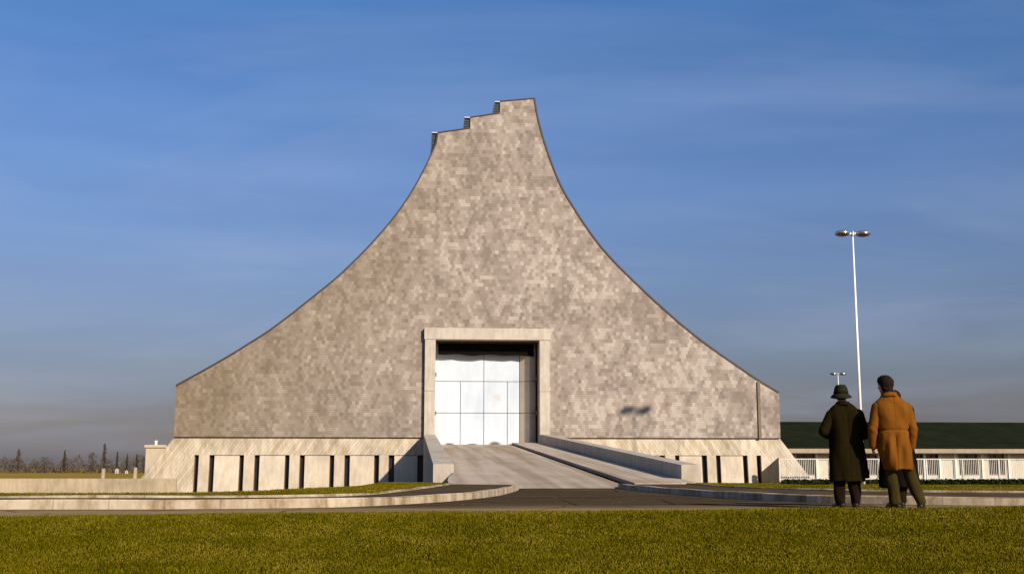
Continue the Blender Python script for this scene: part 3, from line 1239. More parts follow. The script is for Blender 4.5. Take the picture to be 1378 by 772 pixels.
def lawn_points(n):
    y = 7.6 + (12.45 - 7.6) * RNG.uniform(0, 1, n) ** 0.95
    x = RNG.uniform(-0.50, 0.50, n) * (y + 0.6)
    out = []
    for a, b in zip(x, y):
        e = lawn_edge(a)
        b = 7.6 + (b - 7.6) * (e - 7.6) / (12.35 - 7.6)
        b = min(b, e - .01)
        out.append((a, b, lawn_z(a, b)))
    return np.array(out)


blades('lawn_grass', lawn_points(330000), 0.006, 0.024, 0.0050, 'olive yellow mown grass covering the bank in the foreground', M['blade'])


def edge_points(n):
    x = RNG.uniform(-7.5, 7.5, n)
    out = []
    for a, k in zip(x, RNG.uniform(0, 1, n) ** 2):
        b = lawn_edge(a) + .03 - k * .45
        out.append((a, b, lawn_z(a, min(b, lawn_edge(a) - .005))))
    return np.array(out)


blades('lawn_edge_grass', edge_points(16000), 0.010, 0.038, 0.006, 'longer ragged grass along the top edge of the foreground lawn', M['blade'])


def strip_points(rows, n, k1, ymax=60, xlim=16):
    P = np.array([r[:k1] for r in rows])           # (rows, k1, 3)
    keep = (np.abs(P[:, 0, 0]) < xlim) & (P[:, 0, 1] < ymax)
    P = P[keep]
    i = RNG.integers(0, len(P) - 1, n)
    k = RNG.integers(0, k1 - 1, n)
    a = RNG.uniform(0, 1, n)[:, None]
    b = RNG.uniform(0, 1, n)[:, None]
    A = P[i, k] * (1 - a) + P[i + 1, k] * a
    B = P[i, k + 1] * (1 - a) + P[i + 1, k + 1] * a
    Q = A * (1 - b) + B * b
    return Q


blades('verge_grass', strip_points(VLR, 45000, 7), 0.010, 0.026, 0.010, 'yellowish grass on the verge below the left half of the hall', M['blade'])
blades('verge_grass', strip_points(VRR, 30000, 7), 0.010, 0.026, 0.010, 'yellowish grass on the verge behind the right kerb', M['blade'])

# ------------------------------------------------------------------ left: low wall, posts, annex, trees
bm = bmesh.new()
uw0, uw1 = hall(-320, 650, -3)[0], hall(237, 650, -3)[0]
zw = hall(150, 643.4, -3)[1]
box(bm, uw0, uw1, -3.0, -2.7, -1.2, zw)
tag(hallmesh('low_wall', bm, M['lowwall'], bevel=.01), 'low beige concrete wall running left from the splayed plinth', 'wall')
posts = [(139.5, 630), (182.5, 628.5)]
labs = ['concrete post behind the low wall, the one farther from the annex', 'concrete post behind the low wall, the one nearer the annex']
for (px, py), lb in zip(posts, labs):
    u, z = hall(px, py, -1.2)
    bm = bmesh.new()
    box(bm, -.085, .085, -.085, .085, -1.2, z - .03)
    hexa(bm, [(-.085, -.085, z - .03), (.085, -.085, z - .03), (.085, .085, z - .03), (-.085, .085, z - .03),
              (-.05, -.05, z), (.05, -.05, z), (.05, .05, z), (-.05, .05, z)])
    o = obj('concrete_post', bm, M['lowwall'], bevel=.006)
    w = hall_w(u, -1.2)
    o.location = (w.x, w.y, 0)
    o.rotation_euler = (0, 0, YAW)
    tag(o, lb, 'post', 'concrete posts behind the low wall')

AN = empty('annex', hall_w(hall(215, 630, 1.0)[0], 1.0), YAW, 'small flat roofed beige annex behind the left end of the plinth', 'building')
ua0, ua1 = hall(195.5, 620, 1.0)[0], hall(250, 620, 1.0)[0]
uc = hall(215, 630, 1.0)[0]
za1 = hall(212, 602, 1.0)[1]
za2 = hall(212, 598.2, 1.0)[1]
bm = bmesh.new()
box(bm, ua0 - uc, ua1 - uc, 0, 9, -1.2, za1)
obj('wall', bm, M['annex'], AN)
bm = bmesh.new()
box(bm, ua0 - uc - .08, ua1 - uc, -.08, 9.1, za1 + .003, za2)
obj('parapet', bm, M['annex'], AN, bevel=.015)
u, z = hall(210, 592.5, 2.0)
bm = bmesh.new()
cyl(bm, (u - uc, 1.0, za2), (u - uc, 1.0, z - .06), .085, .085)
cyl(bm, (u - uc, 1.0, z - .06), (u - uc, 1.0, z), .12, .10)
obj('vent', bm, M['white'], AN)


def leaf_cloud(pts, size, mat, name, parent=None, upright=0.0):
    n = len(pts)
    V = np.zeros((n, 3, 3))
    d = RNG.normal(size=(n, 3, 3))
    d[..., 2] *= (1 + upright * 2.5)
    d[..., :2] *= (1 - upright * .55)
    d /= np.linalg.norm(d, axis=2)[..., None] / (size * RNG.uniform(.5, 1.3, n))[:, None, None]
    V[:] = pts[:, None, :] + d
    me = npmesh(name, V.reshape(-1, 3), np.arange(n * 3).reshape(-1, 3))
    return link(name, me, mat, parent)


def far_tree(px, ytop, Y, wpx, kind, label, group):
    base = at_depth(px, 632, Y)
    base.z = -1.05
    H = at_depth(px, ytop, Y).z + 1.05
    wr = wpx / 1618 * Y * .5
    name = 'poplar_tree' if kind == 'poplar' else ('conifer_tree' if kind == 'conifer' else 'bare_tree')
    root = empty(name, base, 0, label, 'tree', group)
    bm = bmesh.new()
    cyl(bm, (0, 0, 0), (0, 0, H * .9), H * .016, H * .003, 7)
    for k in range(14):
        z0 = H * RNG.uniform(.15, .75)
        a = RNG.uniform(0, 2 * PI)
        L = wr * RNG.uniform(.5, 1.0)
        rise = L * (2.0 if kind == 'poplar' else (.3 if kind == 'conifer' else 1.0))
        cyl(bm, (0, 0, z0), (L * math.cos(a), L * math.sin(a), min(H, z0 + rise)), H * .006, H * .001, 5)
    obj('trunk', bm, M['bark'], root)
    n = 900
    t = RNG.uniform(0.10, 1, n)
    if kind == 'conifer': prof = (1 - t) ** .8 * 1.0 * (0.72 + .28 * np.sin(t * 34))
    elif kind == 'poplar': prof = np.sin(np.clip(t, 0, 1) * PI * .94 + .10) ** .8 * .9
    else: prof = np.sqrt(np.clip(1 - ((t - .55) / .5) ** 2, 0, 1))
    a = RNG.uniform(0, 2 * PI, n)
    r = wr * prof * np.sqrt(RNG.uniform(0.02, 1, n)) * (0.8 + .35 * np.sin(a * 3 + t * 9))
    pts = np.stack([r * np.cos(a), r * np.sin(a), t * H], 1)
    leaf_cloud(pts, H * .028 + .05, M['conifer'] if kind == 'conifer' else M['twig'], 'crown', root, .7 if kind != 'conifer' else .2)
    return root


grp = 'trees on the horizon at the left'
for px, yt, Y, w, k, lb in (
        (123, 609, 400, 17, 'bare', 'broad bare tree on the horizon at the left photo edge'),
        (139.5, 597, 420, 8, 'poplar', 'tallest thin poplar on the horizon, left of the annex'),
        (157, 608, 410, 8, 'conifer', 'slim dark conifer on the horizon just above the white shed'),
        (170.5, 611, 400, 11, 'conifer', 'dark pointed conifer between the white shed and the annex, third tree left of the annex'),
        (183.5, 611, 405, 11, 'conifer', 'dark pointed conifer above the post nearer the annex'),
        (193, 614, 398, 10, 'bare', 'bare tree on the horizon partly hidden by the annex'),
        (86, 606, 410, 13, 'conifer', 'tall conifer on the horizon, second from the far left'),
        (60, 614, 400, 22, 'bare', 'spreading bare tree on the horizon at far left'),
        (24, 604, 420, 9, 'poplar', 'thin poplar on the horizon at the far left corner')):
    far_tree(px, yt, Y, w, k, lb, grp)
# far-off wood: low belt of shrubs and trees
n = 9000
px = RNG.uniform(-160, 262, n)
Yd = RNG.uniform(425, 470, n)
hmax = 2.6 + 1.6 * np.sin(px * .11) * np.sin(px * .037 + 1) + 1.0 * np.sin(px * .31)
zz = RNG.uniform(0, 1, n) ** 1.2 * (hmax + 1.6)
pts = np.stack([(px - 689) / 1618 * Yd, Yd, -1.0 + zz], 1)
o = leaf_cloud(pts, .55, M['twig'], 'far_wood', None, .5)
tag(o, 'low brown belt of bare scrub along the horizon at left', 'scrub', kind='stuff')


def shed(px, w, h, Y, label):
    b = at_depth(px, 632, Y)
    s = empty('white_shed', (b.x, b.y, -1.05), 0.2, label, 'shed')
    bm = bmesh.new()
    box(bm, -w / 2, w / 2, -w * .4, w * .4, 0, h)
    obj('wall', bm, M['shedpaint'], s)
    bm = bmesh.new()
    prism_uz(bm, [(-w * .58, h + .01), (w * .58, h + .01), (0, h + w * .4)], -w * .45, w * .45)
    obj('roof', bm, M['fascia'], s)
    bm = bmesh.new()
    box(bm, -w * .15, w * .12, -w * .4 - .03, -w * .4 - .004, 0.05, h * .7)
    obj('door', bm, M['iron'], s)


shed(157.5, 1.1, 1.3, 395, 'tiny white shed below the slim conifer on the horizon')
shed(170.5, .9, .8, 380, 'smaller pale shed right of the white shed on the horizon')

# ------------------------------------------------------------------ right: terrace, railing, low building
VR = -1.95
urx0 = hall(1048.5, 630, VR)[0]
zrt, zrb = hall(1100, 616.6, VR)[1], hall(1100, 644.5, VR)[1]
# stair flank wall that falls back towards the plinth
bm = bmesh.new()
zs1 = hall(1048.5, 614.6, VR)[1]
zs0 = hall(1025, 634, -0.62)[1]
us0 = hall(1025.2, 634, -0.62)[0]
hexa(bm, [(urx0 - .02, VR, -.6), (urx0 + .10, VR + .10, -.6), (us0 + .12, -0.50, -.6), (us0, -0.62, -.6),
          (urx0 - .02, VR, zs1), (urx0 + .10, VR + .10, zs1), (us0 + .12, -0.50, zs0), (us0, -0.62, zs0)])
tag(hallmesh('stair_wall', bm, M['lowwall'], bevel=.01), 'sloping concrete stair wall between the plinth and the white railing', 'wall')
urx1 = urx0 + 24.0
RL = empty('railing', hall_w(urx0, VR), YAW, 'long white picket railing in front of the green roofed low building', 'railing')
bm = bmesh.new()
box(bm, 0.004, urx1 - urx0, -.03, .03, zrt - .06, zrt)
box(bm, 0.004, urx1 - urx0, -.02, .02, zrb, zrb + .04)
obj('rail', bm, M['picket'], RL)
bm = bmesh.new()
x = 0.05
while x < urx1 - urx0:
    jx = RNG.uniform(-.006, .006)
    box(bm, x - .013 + jx, x + .013 + jx, -.010, .010, zrb + .041, zrt - .061)
    x += 0.115
pk = obj('pickets', bm, M['picket'], RL)
for x in np.arange(0.02, urx1 - urx0, 2.35):
    bm = bmesh.new()
    box(bm, x - .035, x + .035, -.045, .045, zrb - .28, zrt - .065)
    obj('post', bm, M['picket'], RL)
bm = bmesh.new()
box(bm, urx0 + .004, urx1 + 3, VR + .05, VR + .35, -.6, zrb - .06)
o = hallmesh('terrace_kerb', bm, M['iron'])
o['kind'] = 'structure'

# low hedge in the shade of the terrace edge
n = 15000
pts = np.stack([RNG.uniform(urx0 + .1, urx1, n), RNG.uniform(VR - .55, VR - .12, n), RNG.uniform(-.45, zrb - .03, n)], 1)
o = leaf_cloud(pts, .10, M['hedge'], 'low_hedge')
o.location = BO
o.rotation_euler = (0, 0, YAW)
tag(o, 'low dark green hedge strip at the foot of the white railing', 'hedge', kind='stuff')

VB = 8.0
LB = empty('low_building', hall_w(hall(1150, 630, VB)[0], VB), YAW, 'long low building with a dark green roof behind the two men', 'building')
lu = hall(1150, 630, VB)[0]
ub0, ub1 = UR - 6 - lu, hall(1560, 630, VB)[0] - lu
ze = hall(1150, 603.4, VB - .8)[1]
zf = hall(1150, 609.2, VB - .8)[1]
zrg = hall(1150, 567.4, VB + 6)[1]
bm = bmesh.new()
prism = [(-.75, ze + .004), (6.0, zrg), (13.2, ze + .004)]
a = [bm.verts.new((ub0, y, z)) for y, z in prism]
b = [bm.verts.new((ub1, y, z)) for y, z in prism]
bm.faces.new(a)
bm.faces.new(b[::-1])
for i in range(3):
    j = (i + 1) % 3
    bm.faces.new((a[i], b[i], b[j], a[j]))
obj('roof', bm, M['greenroof'], LB)
bm = bmesh.new()
box(bm, ub0, ub1, -.82, -.55, zf, ze)
obj('fascia', bm, M['fascia'], LB, bevel=.01)
wins = [(1061, 1070, 'c'), (1071.5, 1097, 'd'), (1160, 1181, 'd'), (1212, 1226, 'd'), (1230, 1243, 'd'), (1246, 1264, 'd'), (1290, 1316, 'd'), (1330, 1352, 'd')]
zw1 = zf - .02
zw0 = hall(1150, 639, VB)[1]
edges = [ub0]
bm = bmesh.new()
cur = ub0
zwall = -.6
for a, b, k in wins:
    x0, x1 = hall(a, 620, VB)[0] - lu, hall(b, 620, VB)[0] - lu
    box(bm, cur, x0, 0, .3, zwall, zw1)
    box(bm, x0, x1, 0, .3, zwall, zw0 if k == 'd' else zw0 - .3)
    cur = x1
    wb = bmesh.new()
    zb = (zw0 if k == 'd' else zw0 - .3) + .02
    w_ = obj('window', _f := bmesh.new(), M['trim'], LB) if False else None
    fb = bmesh.new()
    box(fb, x0 + .004, x0 + .06, .06, .16, zb, zw1 - .01)
    box(fb, x1 - .06, x1 - .004, .06, .16, zb, zw1 - .01)
    box(fb, x0 + .062, x1 - .062, .06, .16, zb, zb + .06)
    box(fb, x0 + .062, x1 - .062, .06, .16, zw1 - .07, zw1 - .01)
    box(fb, (x0 + x1) / 2 - .03, (x0 + x1) / 2 + .03, .06, .16, zb + .062, zw1 - .072)
    wo = obj('window', fb, M['iron'], LB)
    box(wb, x0 + .03, x1 - .03, .165, .2, zb + .03, zw1 - .03)
    obj('pane', wb, M['curtain'] if k == 'c' else M['winglass'], wo)
for px_ in (1099.5, 1118, 1140, 1183, 1206, 1228, 1244.6, 1265, 1286, 1322, 1358):
    xp = hall(px_, 620, VB - .12)[0] - lu
    pb = bmesh.new()
    box(pb, xp - .075, xp + .075, -.16, -.004, zwall, zw1 - .003)
    obj('pillar', pb, M['white'], LB)
box(bm, cur, ub1, 0, .3, zwall, zw1)
box(bm, ub0, ub1, .31, 12.4, zwall, zf - .1)
obj('wall', bm, M['lowbuild'], LB)


# ------------------------------------------------------------------ lamp posts
def lamp(px, py, Y, zb, label):
    top_ = at_depth(px, py, Y)
    root = empty('street_lamp', (top_.x, top_.y, zb), YAW, label, 'street lamp', 'twin headed lamp posts')
    H = top_.z - zb
    bm = bmesh.new()
    cyl(bm, (0, 0, 0), (0, 0, H), .095, .042, 18)
    obj('pole', bm, M['pole'], root, smooth=True)
    bm = bmesh.new()
    box(bm, -.34, .34, -.045, .045, H - .055, H + .035)
    cyl(bm, (0, 0, H - .14), (0, 0, H + .08), .10, .10, 14)
    cyl(bm, (0, 0, H + .08), (0, 0, H + .33), .016, .006, 8)
    obj('bracket', bm, M['alu'], root)
    for sx in (-1, 1):
        bm = bmesh.new()
        lathe(bm, [(.40, -.03), (.405, .0), (.385, .05), (.32, .11), (.20, .155), (.07, .175), (.01, .178)], (sx * .56, 0, H - .01), 32)
        h_ = obj('lamp_head', bm, M['alu'], root, smooth=True)
        bm = bmesh.new()
        lathe(bm, [(.01, -.165), (.12, -.158), (.25, -.13), (.34, -.085), (.385, -.035)], (sx * .56, 0, H - .01), 32)
        obj('diffuser', bm, M['lampglass'], h_, smooth=True)
    return root


lamp(1147.3, 314.0, 62.1, -.45, 'tall white twin headed lamp post rising behind the man in the hat')
lamp(1127.6, 502.5, 140.0, -.5, 'distant twin headed lamp just above the hat of the left man')


# ------------------------------------------------------------------ people
def capsule(bm, p0, p1, r0, r1, sq=(1, 1), seg=16):
    """closed tapered limb with rounded ends; sq squashes the section in x and y"""
    p0, p1 = Vector(p0), Vector(p1)
    d = p1 - p0
    L = d.length
    d.normalize()
    q = d.to_track_quat('Z', 'Y').to_matrix()
    prof = []
    for k in range(5): prof.append((r0 * math.sin(k / 5 * PI / 2 + .02), -r0 * math.cos(k / 5 * PI / 2)))
    for t in np.linspace(0, 1, 6): prof.append((r0 + (r1 - r0) * t, L * t))
    for k in range(1, 6): prof.append((r1 * math.cos(k / 5 * PI / 2 - .02), L + r1 * math.sin(k / 5 * PI / 2)))
    rings = []
    for r, z in prof:
        rings.append([bm.verts.new(p0 + q @ Vector((max(r, .001) * math.cos(2 * PI * k / seg) * sq[0], max(r, .001) * math.sin(2 * PI * k / seg) * sq[1], z)))
                      for k in range(seg)])
    for A, B in zip(rings, rings[1:]):
        for k in range(seg):
            j = (k + 1) % seg
            bm.faces.new((A[k], A[j], B[j], B[k]))
    bm.faces.new(rings[0][::-1])
    bm.faces.new(rings[-1])


def chain(bm, pts, rad, sq=(1, 1)):
    for i in range(len(pts) - 1):
        capsule(bm, pts[i], pts[i + 1], rad[i], rad[i + 1], sq)


def ellipsoid(bm, c, r, seg=18, rot=None):
    m = Matrix.Translation(c) @ (rot or Matrix.Identity(4)) @ Matrix.Diagonal((r[0], r[1], r[2], 1))
    bmesh.ops.create_uvsphere(bm, u_segments=seg, v_segments=seg // 2 + 2, radius=1, matrix=m)


def loft(bm, rings, seg=36):
    """rings: (cx, cy, z, rx, ry, power)"""
    R_ = []
    for cx, cy, z, rx, ry, pw in rings:
        ring = []
        for k in range(seg):
            t = 2 * PI * k / seg
            c, s = math.cos(t), math.sin(t)
            ring.append(bm.verts.new((cx + rx * math.copysign(abs(c) ** (2 / pw), c), cy + ry * math.copysign(abs(s) ** (2 / pw), s), z)))
        R_.append(ring)
    for A, B in zip(R_, R_[1:]):
        for k in range(seg):
            j = (k + 1) % seg
            bm.faces.new((A[k], A[j], B[j], B[k]))
    bm.faces.new(R_[0][::-1])
    bm.faces.new(R_[-1])


def fuse(name, bm, voxel, mat, parent, smooth_it=4, fold=None):
    """unite overlapping closed shapes into one continuous skin"""
    bmesh.ops.recalc_face_normals(bm, faces=bm.faces)
    me = bpy.data.meshes.new(name + '_raw')
    bm.to_mesh(me)
    bm.free()
    o = bpy.data.objects.new(name + '_raw', me)
    COL.objects.link(o)
    m = o.modifiers.new('r', 'REMESH')
    m.mode = 'VOXEL'
    m.voxel_size = voxel
    s = o.modifiers.new('s', 'SMOOTH')
    s.factor = .5
    s.iterations = smooth_it
    dg = bpy.context.evaluated_depsgraph_get()
    dg.update()
    new = bpy.data.meshes.new_from_object(o.evaluated_get(dg))
    new.name = name
    bpy.data.objects.remove(o)
    bpy.data.meshes.remove(me)
    if fold:
        bm = bmesh.new()
        bm.from_mesh(new)
        bm.normal_update()
        for v in bm.verts: v.co += v.normal * fold(v.co)
        bm.to_mesh(new)
        bm.free()
    new.materials.clear()
    return link(name, new, mat, parent, smooth=True)


def hand(bm, wrist, direc, side, curl=.5):
    """palm, four unequal curled fingers and a thumb; direc points down the forearm"""
    w = Vector(wrist)
    d = Vector(direc).normalized()
    fwd = Vector((0, 1, 0))
    ac = d.cross(fwd).normalized()          # across the knuckles is roughly front to back
    inward = Vector((-side, 0, 0))
    k0 = w + d * .085
    # palm: a flat row of overlapping bars
    for t in (-.026, -.009, .009, .026):
        capsule(bm, w + fwd * t * .7, k0 + fwd * t, .017, .014)
    for t, L in ((-.028, .060), (-.010, .072), (.009, .078), (.027, .070)):
        a = k0 + fwd * t
        b = a + (d * .9 + inward * curl * .5).normalized() * L * .48
        c = b + (d * .5 + inward * curl * 1.4).normalized() * L * .34
        e = c + (d * .1 + inward * curl * 1.6).normalized() * L * .26
        chain(bm, [a, b, c, e], [.0095, .009, .008, .007])
    a = w + d * .025 + fwd * .026
    b = a + (d * .6 + fwd * .7 + inward * .3).normalized() * .045
    c = b + (d * .9 + fwd * .2 + inward * .5).normalized() * .032
    chain(bm, [a, b, c], [.014, .0115, .009])


def head_parts(bm, c, turn=0.0, s=1.0):
    rot = Matrix.Rotation(turn, 4, 'Z')
    c = Vector(c)

    def P(x, y, z): return c + (rot @ Vector((x, y, z))) * s
    ellipsoid(bm, P(0, -.012, .025), (.074 * s, .093 * s, .098 * s), 24, rot)
    ellipsoid(bm, P(0, .022, -.045), (.058 * s, .066 * s, .072 * s), 20, rot)
    ellipsoid(bm, P(0, .060, -.092), (.026 * s, .022 * s, .020 * s), 12, rot)      # chin
    capsule(bm, P(0, .088, .008), P(0, .106, -.030), .010 * s, .014 * s)            # nose
    for sx in (-1, 1):
        ellipsoid(bm, P(sx * .028, .083, .020), (.022 * s, .014 * s, .008 * s), 12, rot)   # brow
        ellipsoid(bm, P(sx * .029, .078, .004), (.013 * s, .012 * s, .010 * s), 12, rot)   # eye
        ellipsoid(bm, P(sx * .040, .066, -.025), (.020 * s, .018 * s, .018 * s), 12, rot)  # cheek
        ellipsoid(bm, P(sx * .078, -.010, -.008), (.012 * s, .020 * s, .033 * s), 14, rot)  # ear
    ellipsoid(bm, P(0, .086, -.058), (.024 * s, .010 * s, .007 * s), 12, rot)       # lips
    return P


def folds(amp, seed, freq=(7, 7, 1.6), lo=0.0):
    def f(co):
        w = mnoise.noise(Vector((co.x * freq[0] + seed, co.y * freq[1], co.z * freq[2] + seed)))
        w2 = .8 - 2.2 * abs(mnoise.noise(Vector((co.x * 9 + seed + co.z * 2, co.y * 9, co.z * 4 - seed))))
        k = 1.0 if co.z < 1.0 else 0.55
        return amp * (w * k + w2 * .35)
    return f


def body(root, head_c, turn, neck, shoulders, elbows, wrists, hands, hips, knees, ankles, toes, hs=1.0):
    bm = bmesh.new()
    head_parts(bm, head_c, turn, hs)
    pel = (Vector(hips[0]) + Vector(hips[1])) / 2
    sp = Vector(neck)
    capsule(bm, sp + Vector((0, -.01, -.06)), Vector(head_c) + Vector((0, -.015, -.03)), .060, .058)
    capsule(bm, pel + Vector((0, 0, .02)), sp + Vector((0, 0, -.20)), .095, .098)
    capsule(bm, sp + Vector((0, 0, -.20)), sp + Vector((0, 0, -.05)), .095, .060)
    capsule(bm, shoulders[0], shoulders[1], .055, .055)
    for i in (0, 1):
        sd = -1 if i == 0 else 1
        chain(bm, [shoulders[i], elbows[i], wrists[i]], [.052, .042, .028])
        capsule(bm, pel, hips[i], .11, .095)
        chain(bm, [hips[i], knees[i], ankles[i]], [.088, .056, .040])
        capsule(bm, ankles[i], toes[i], .038, .030)
        if hands: hand(bm, wrists[i], Vector(wrists[i]) - Vector(elbows[i]), sd)
    return fuse('body', bm, .0075, M['skin'], root, 2)


def shoes(root, ankles, toes):
    for a, t in zip(ankles, toes):
        a, t = Vector(a), Vector(t)
        d = (t - a)
        d.z = 0
        d.normalize()
        h = a - d * .05
        bm = bmesh.new()
        capsule(bm, (h.x, h.y, .050), (a.x + d.x * .05, a.y + d.y * .05, .055), .046, .050)
        capsule(bm, (a.x + d.x * .05, a.y + d.y * .05, .050), (t.x + d.x * .02, t.y + d.y * .02, .036), .050, .040)
        capsule(bm, (a.x, a.y, .06), (a.x, a.y, .11), .045, .046)
        for p0, p1 in ((h, t),):
            capsule(bm, (p0.x, p0.y, .018), (p1.x + d.x * .02, p1.y + d.y * .02, .018), .046, .044, (1, .4) if False else (1, 1))
        for v in bm.verts:
            if v.co.z < 0.004: v.co.z = 0.004
        fuse('shoe', bm, .008, M['leather'], root, 2)


def trousers(root, hips, knees, ankles, mat, seed, r=(.112, .088, .080)):
    bm = bmesh.new()
    pel = (Vector(hips[0]) + Vector(hips[1])) / 2
    for i in (0, 1):
        capsule(bm, pel + Vector((0, 0, .02)), hips[i], .10, .095)
        chain(bm, [hips[i], knees[i], Vector(ankles[i]) + Vector((0, -.005, .02))], list(r), (1, 1.06))
    for v in bm.verts:
        if v.co.z < .035: v.co.z = .035
    fuse('trousers', bm, .012, mat, root, 3, folds(.018, seed, (9, 9, 5)))


def sleeve(coat, pts, rad, mat, seed, amp=.016):
    bm = bmesh.new()
    chain(bm, pts, rad)

    def f(co):
        p = Vector(pts[1])
        near = math.exp(-((co - p).length / .13) ** 2)
        return amp * (mnoise.noise(Vector((co.x * 8 + seed, co.y * 8, co.z * 5))) + near * math.sin(co.z * 60 + co.x * 40) * .25)
    return fuse('sleeve', bm, .011, mat, coat, 2, f)


def person(name, loc, label, rz=0):
    return empty(name, loc, rz, label, 'person')


# --- man with the hat, olive coat
A_ = person('person', (4.65, 16.70, 0.0), 'man seen from behind in a dark hat and knee length olive coat')
sh = [(-.185, 0, 1.290), (.190, 0, 1.290)]
el = [(-.305, -.02, 1.06), (.290, .02, 1.03)]
wr = [(-.200, .20, 1.02), (.22, .22, .97)]
hp = [(-.085, 0, .86), (.085, 0, .86)]
kn = [(-.105, .015, .46), (.095, .02, .46)]
an = [(-.112, -.01, .085), (.098, -.01, .085)]
to = [(-.140, .14, .04), (.135, .14, .04)]
hc = (-.035, .02, 1.555)
body(A_, hc, -.5, (-.02, 0, 1.45), sh, el, wr, True, hp, kn, an, to, .98)
shoes(A_, an, to)
trousers(A_, hp, kn, an, M['brown_t'], 3, (.100, .078, .072))
bm = bmesh.new()
loft(bm, [(-.005, .0, .375, .238, .180, 2.3), (-.004, .0, .50, .236, .176, 2.3), (-.004, 0, .80, .226, .166, 2.3), (-.004, 0, 1.0, .222, .158, 2.3),
          (-.004, 0, 1.15, .232, .152, 2.4), (-.002, 0, 1.26, .250, .143, 2.4), (.0, 0, 1.33, .238, .128, 2.3), (-.006, 0, 1.385, .185, .108, 2.1), (-.015, -.004, 1.43, .120, .09, 2.0),
          (-.022, -.008, 1.465, .082, .082, 2.0)])
# right front skirt swinging out
hexa(bm, [(.15, .02, .405), (.330, .05, .42), (.330, .09, .42), (.15, .08, .405),
          (.14, .02, .98), (.250, .04, .98), (.250, .08, .98), (.14, .08, .98)])


def olivefold(co):
    f = folds(.012, 1.3)(co)
    if co.y < 0:
        f += .006 * math.sin(co.x * 26 + co.z * 3 + 1)
        if abs(co.x) < .012 and co.z < 1.30: f -= .010           # centre back seam and vent
        if abs(co.z - (1.20 - abs(co.x) * .15)) < .010: f -= .004
    return f


ct = fuse('coat', bm, .010, M['olive'], A_, 5, olivefold)
for i in (0, 1): sleeve(ct, [sh[i], el[i], wr[i]], [.082, .072, .060], M['olive'], 2.2 + i, .009)


def collar(parent, mat, cx, cy, z0, h, r0, r1, seed):
    """fold-down collar: an open band, lower at the sides, with an uneven edge"""
    bm = bmesh.new()
    R_ = []
    for k in range(44):
        t = 2 * PI * k / 44
        c, s_ = math.cos(t), math.sin(t)
        dip = -.020 * abs(c) - (.05 if s_ > .6 else 0)
        e = .006 * math.sin(t * 3 + seed)
        R_.append([bm.verts.new((cx + r * c, cy + r * .92 * s_, z)) for r, z in
                   ((r0 + .020 + e, z0 - .022 + dip + e), (r0 + .016, z0 + .005 + dip), (r1 + .010, z0 + h + dip * .4), (r1, z0 + h - .004 + dip * .4), (r0, z0 - .01 + dip))])
    for k in range(44):
        A, B = R_[k], R_[(k + 1) % 44]
        for i in range(5):
            j = (i + 1) % 5
            bm.faces.new((A[i], B[i], B[j], A[j]))
    return obj('collar', bm, mat, parent, smooth=True)


collar(A_, M['olive'], -.022, -.010, 1.445, .035, .090, .078, 1)
# soft hat: round dented crown, band, brim drooping all round
bm = bmesh.new()
hb = 1.580


def hatring(rx, ry, z, tilt=0.0, wob=0.0, seg=40):
    out = []
    for k in range(seg):
        t = 2 * PI * k / seg
        rr_ = 1 + .03 * math.sin(t * 2 + z * 20)
        out.append(bm.verts.new((hc[0] + rx * rr_ * math.cos(t), hc[1] - .005 + ry * rr_ * math.sin(t), z + tilt * math.sin(t) + wob * math.cos(2 * t + .5))))
    return out


hr = [hatring(.086, .106, hb - .030, 0, 0), hatring(.146, .166, hb - .058, .006, .008), hatring(.152, .172, hb - .050, .006, .008), hatring(.124, .146, hb - .018, .003, .005),
      hatring(.100, .122, hb + .004), hatring(.094, .116, hb + .040), hatring(.086, .107, hb + .080), hatring(.070, .090, hb + .112),
      hatring(.055, .075, hb + .130), hatring(.03, .05, hb + .132), hatring(.012, .03, hb + .122)]
for P_, Q_ in zip(hr, hr[1:]):
    for k in range(40):
        j = (k + 1) % 40
        bm.faces.new((P_[k], P_[j], Q_[j], Q_[k]))
bm.faces.new(hr[0][::-1])
bm.faces.new(hr[-1])
hat = obj('hat', bm, M['felt'], A_, smooth=True)
bm = bmesh.new()
A1 = hatring(.1025, .1245, hb + .008)
A2 = hatring(.1000, .1220, hb + .034)
for k in range(40):
    j = (k + 1) % 40
    bm.faces.new((A1[k], A1[j], A2[j], A2[k]))
obj('hat_band', bm, M['brown_t'], hat, smooth=True)
bm = bmesh.new()
ellipsoid(bm, (hc[0] - .01, hc[1] - .042, 1.535), (.080, .066, .045))
obj('hair', bm, M['hair'], A_, smooth=True)

# --- bareheaded man in the tan raincoat
B_ = person('person', (5.20, 16.32, 0.0), 'tall bareheaded man seen from behind in a tan orange raincoat')
sh = [(-.200, 0, 1.375), (.182, 0, 1.365)]
el = [(-.285, .0, 1.09), (.265, .0, 1.09)]
wr = [(-.268, .06, .865), (.255, .07, .86)]
hp = [(-.070, 0, .90), (.095, 0, .90)]
kn = [(-.055, .03, .48), (.200, .02, .48)]
an = [(-.015, 0, .085), (.315, -.02, .085)]
to = [(-.06, .14, .04), (.385, .12, .04)]
hc = (-.078, .02, 1.675)
body(B_, hc, .35, (-.035, 0, 1.53), sh, el, wr, True, hp, kn, an, to, 1.10)
shoes(B_, an, to)


def trouserfold(co):
    return folds(.018, 8, (9, 9, 5))(co) + .006 * math.sin(co.z * 34 + co.x * 20) * max(0, 1 - co.z * 1.6)


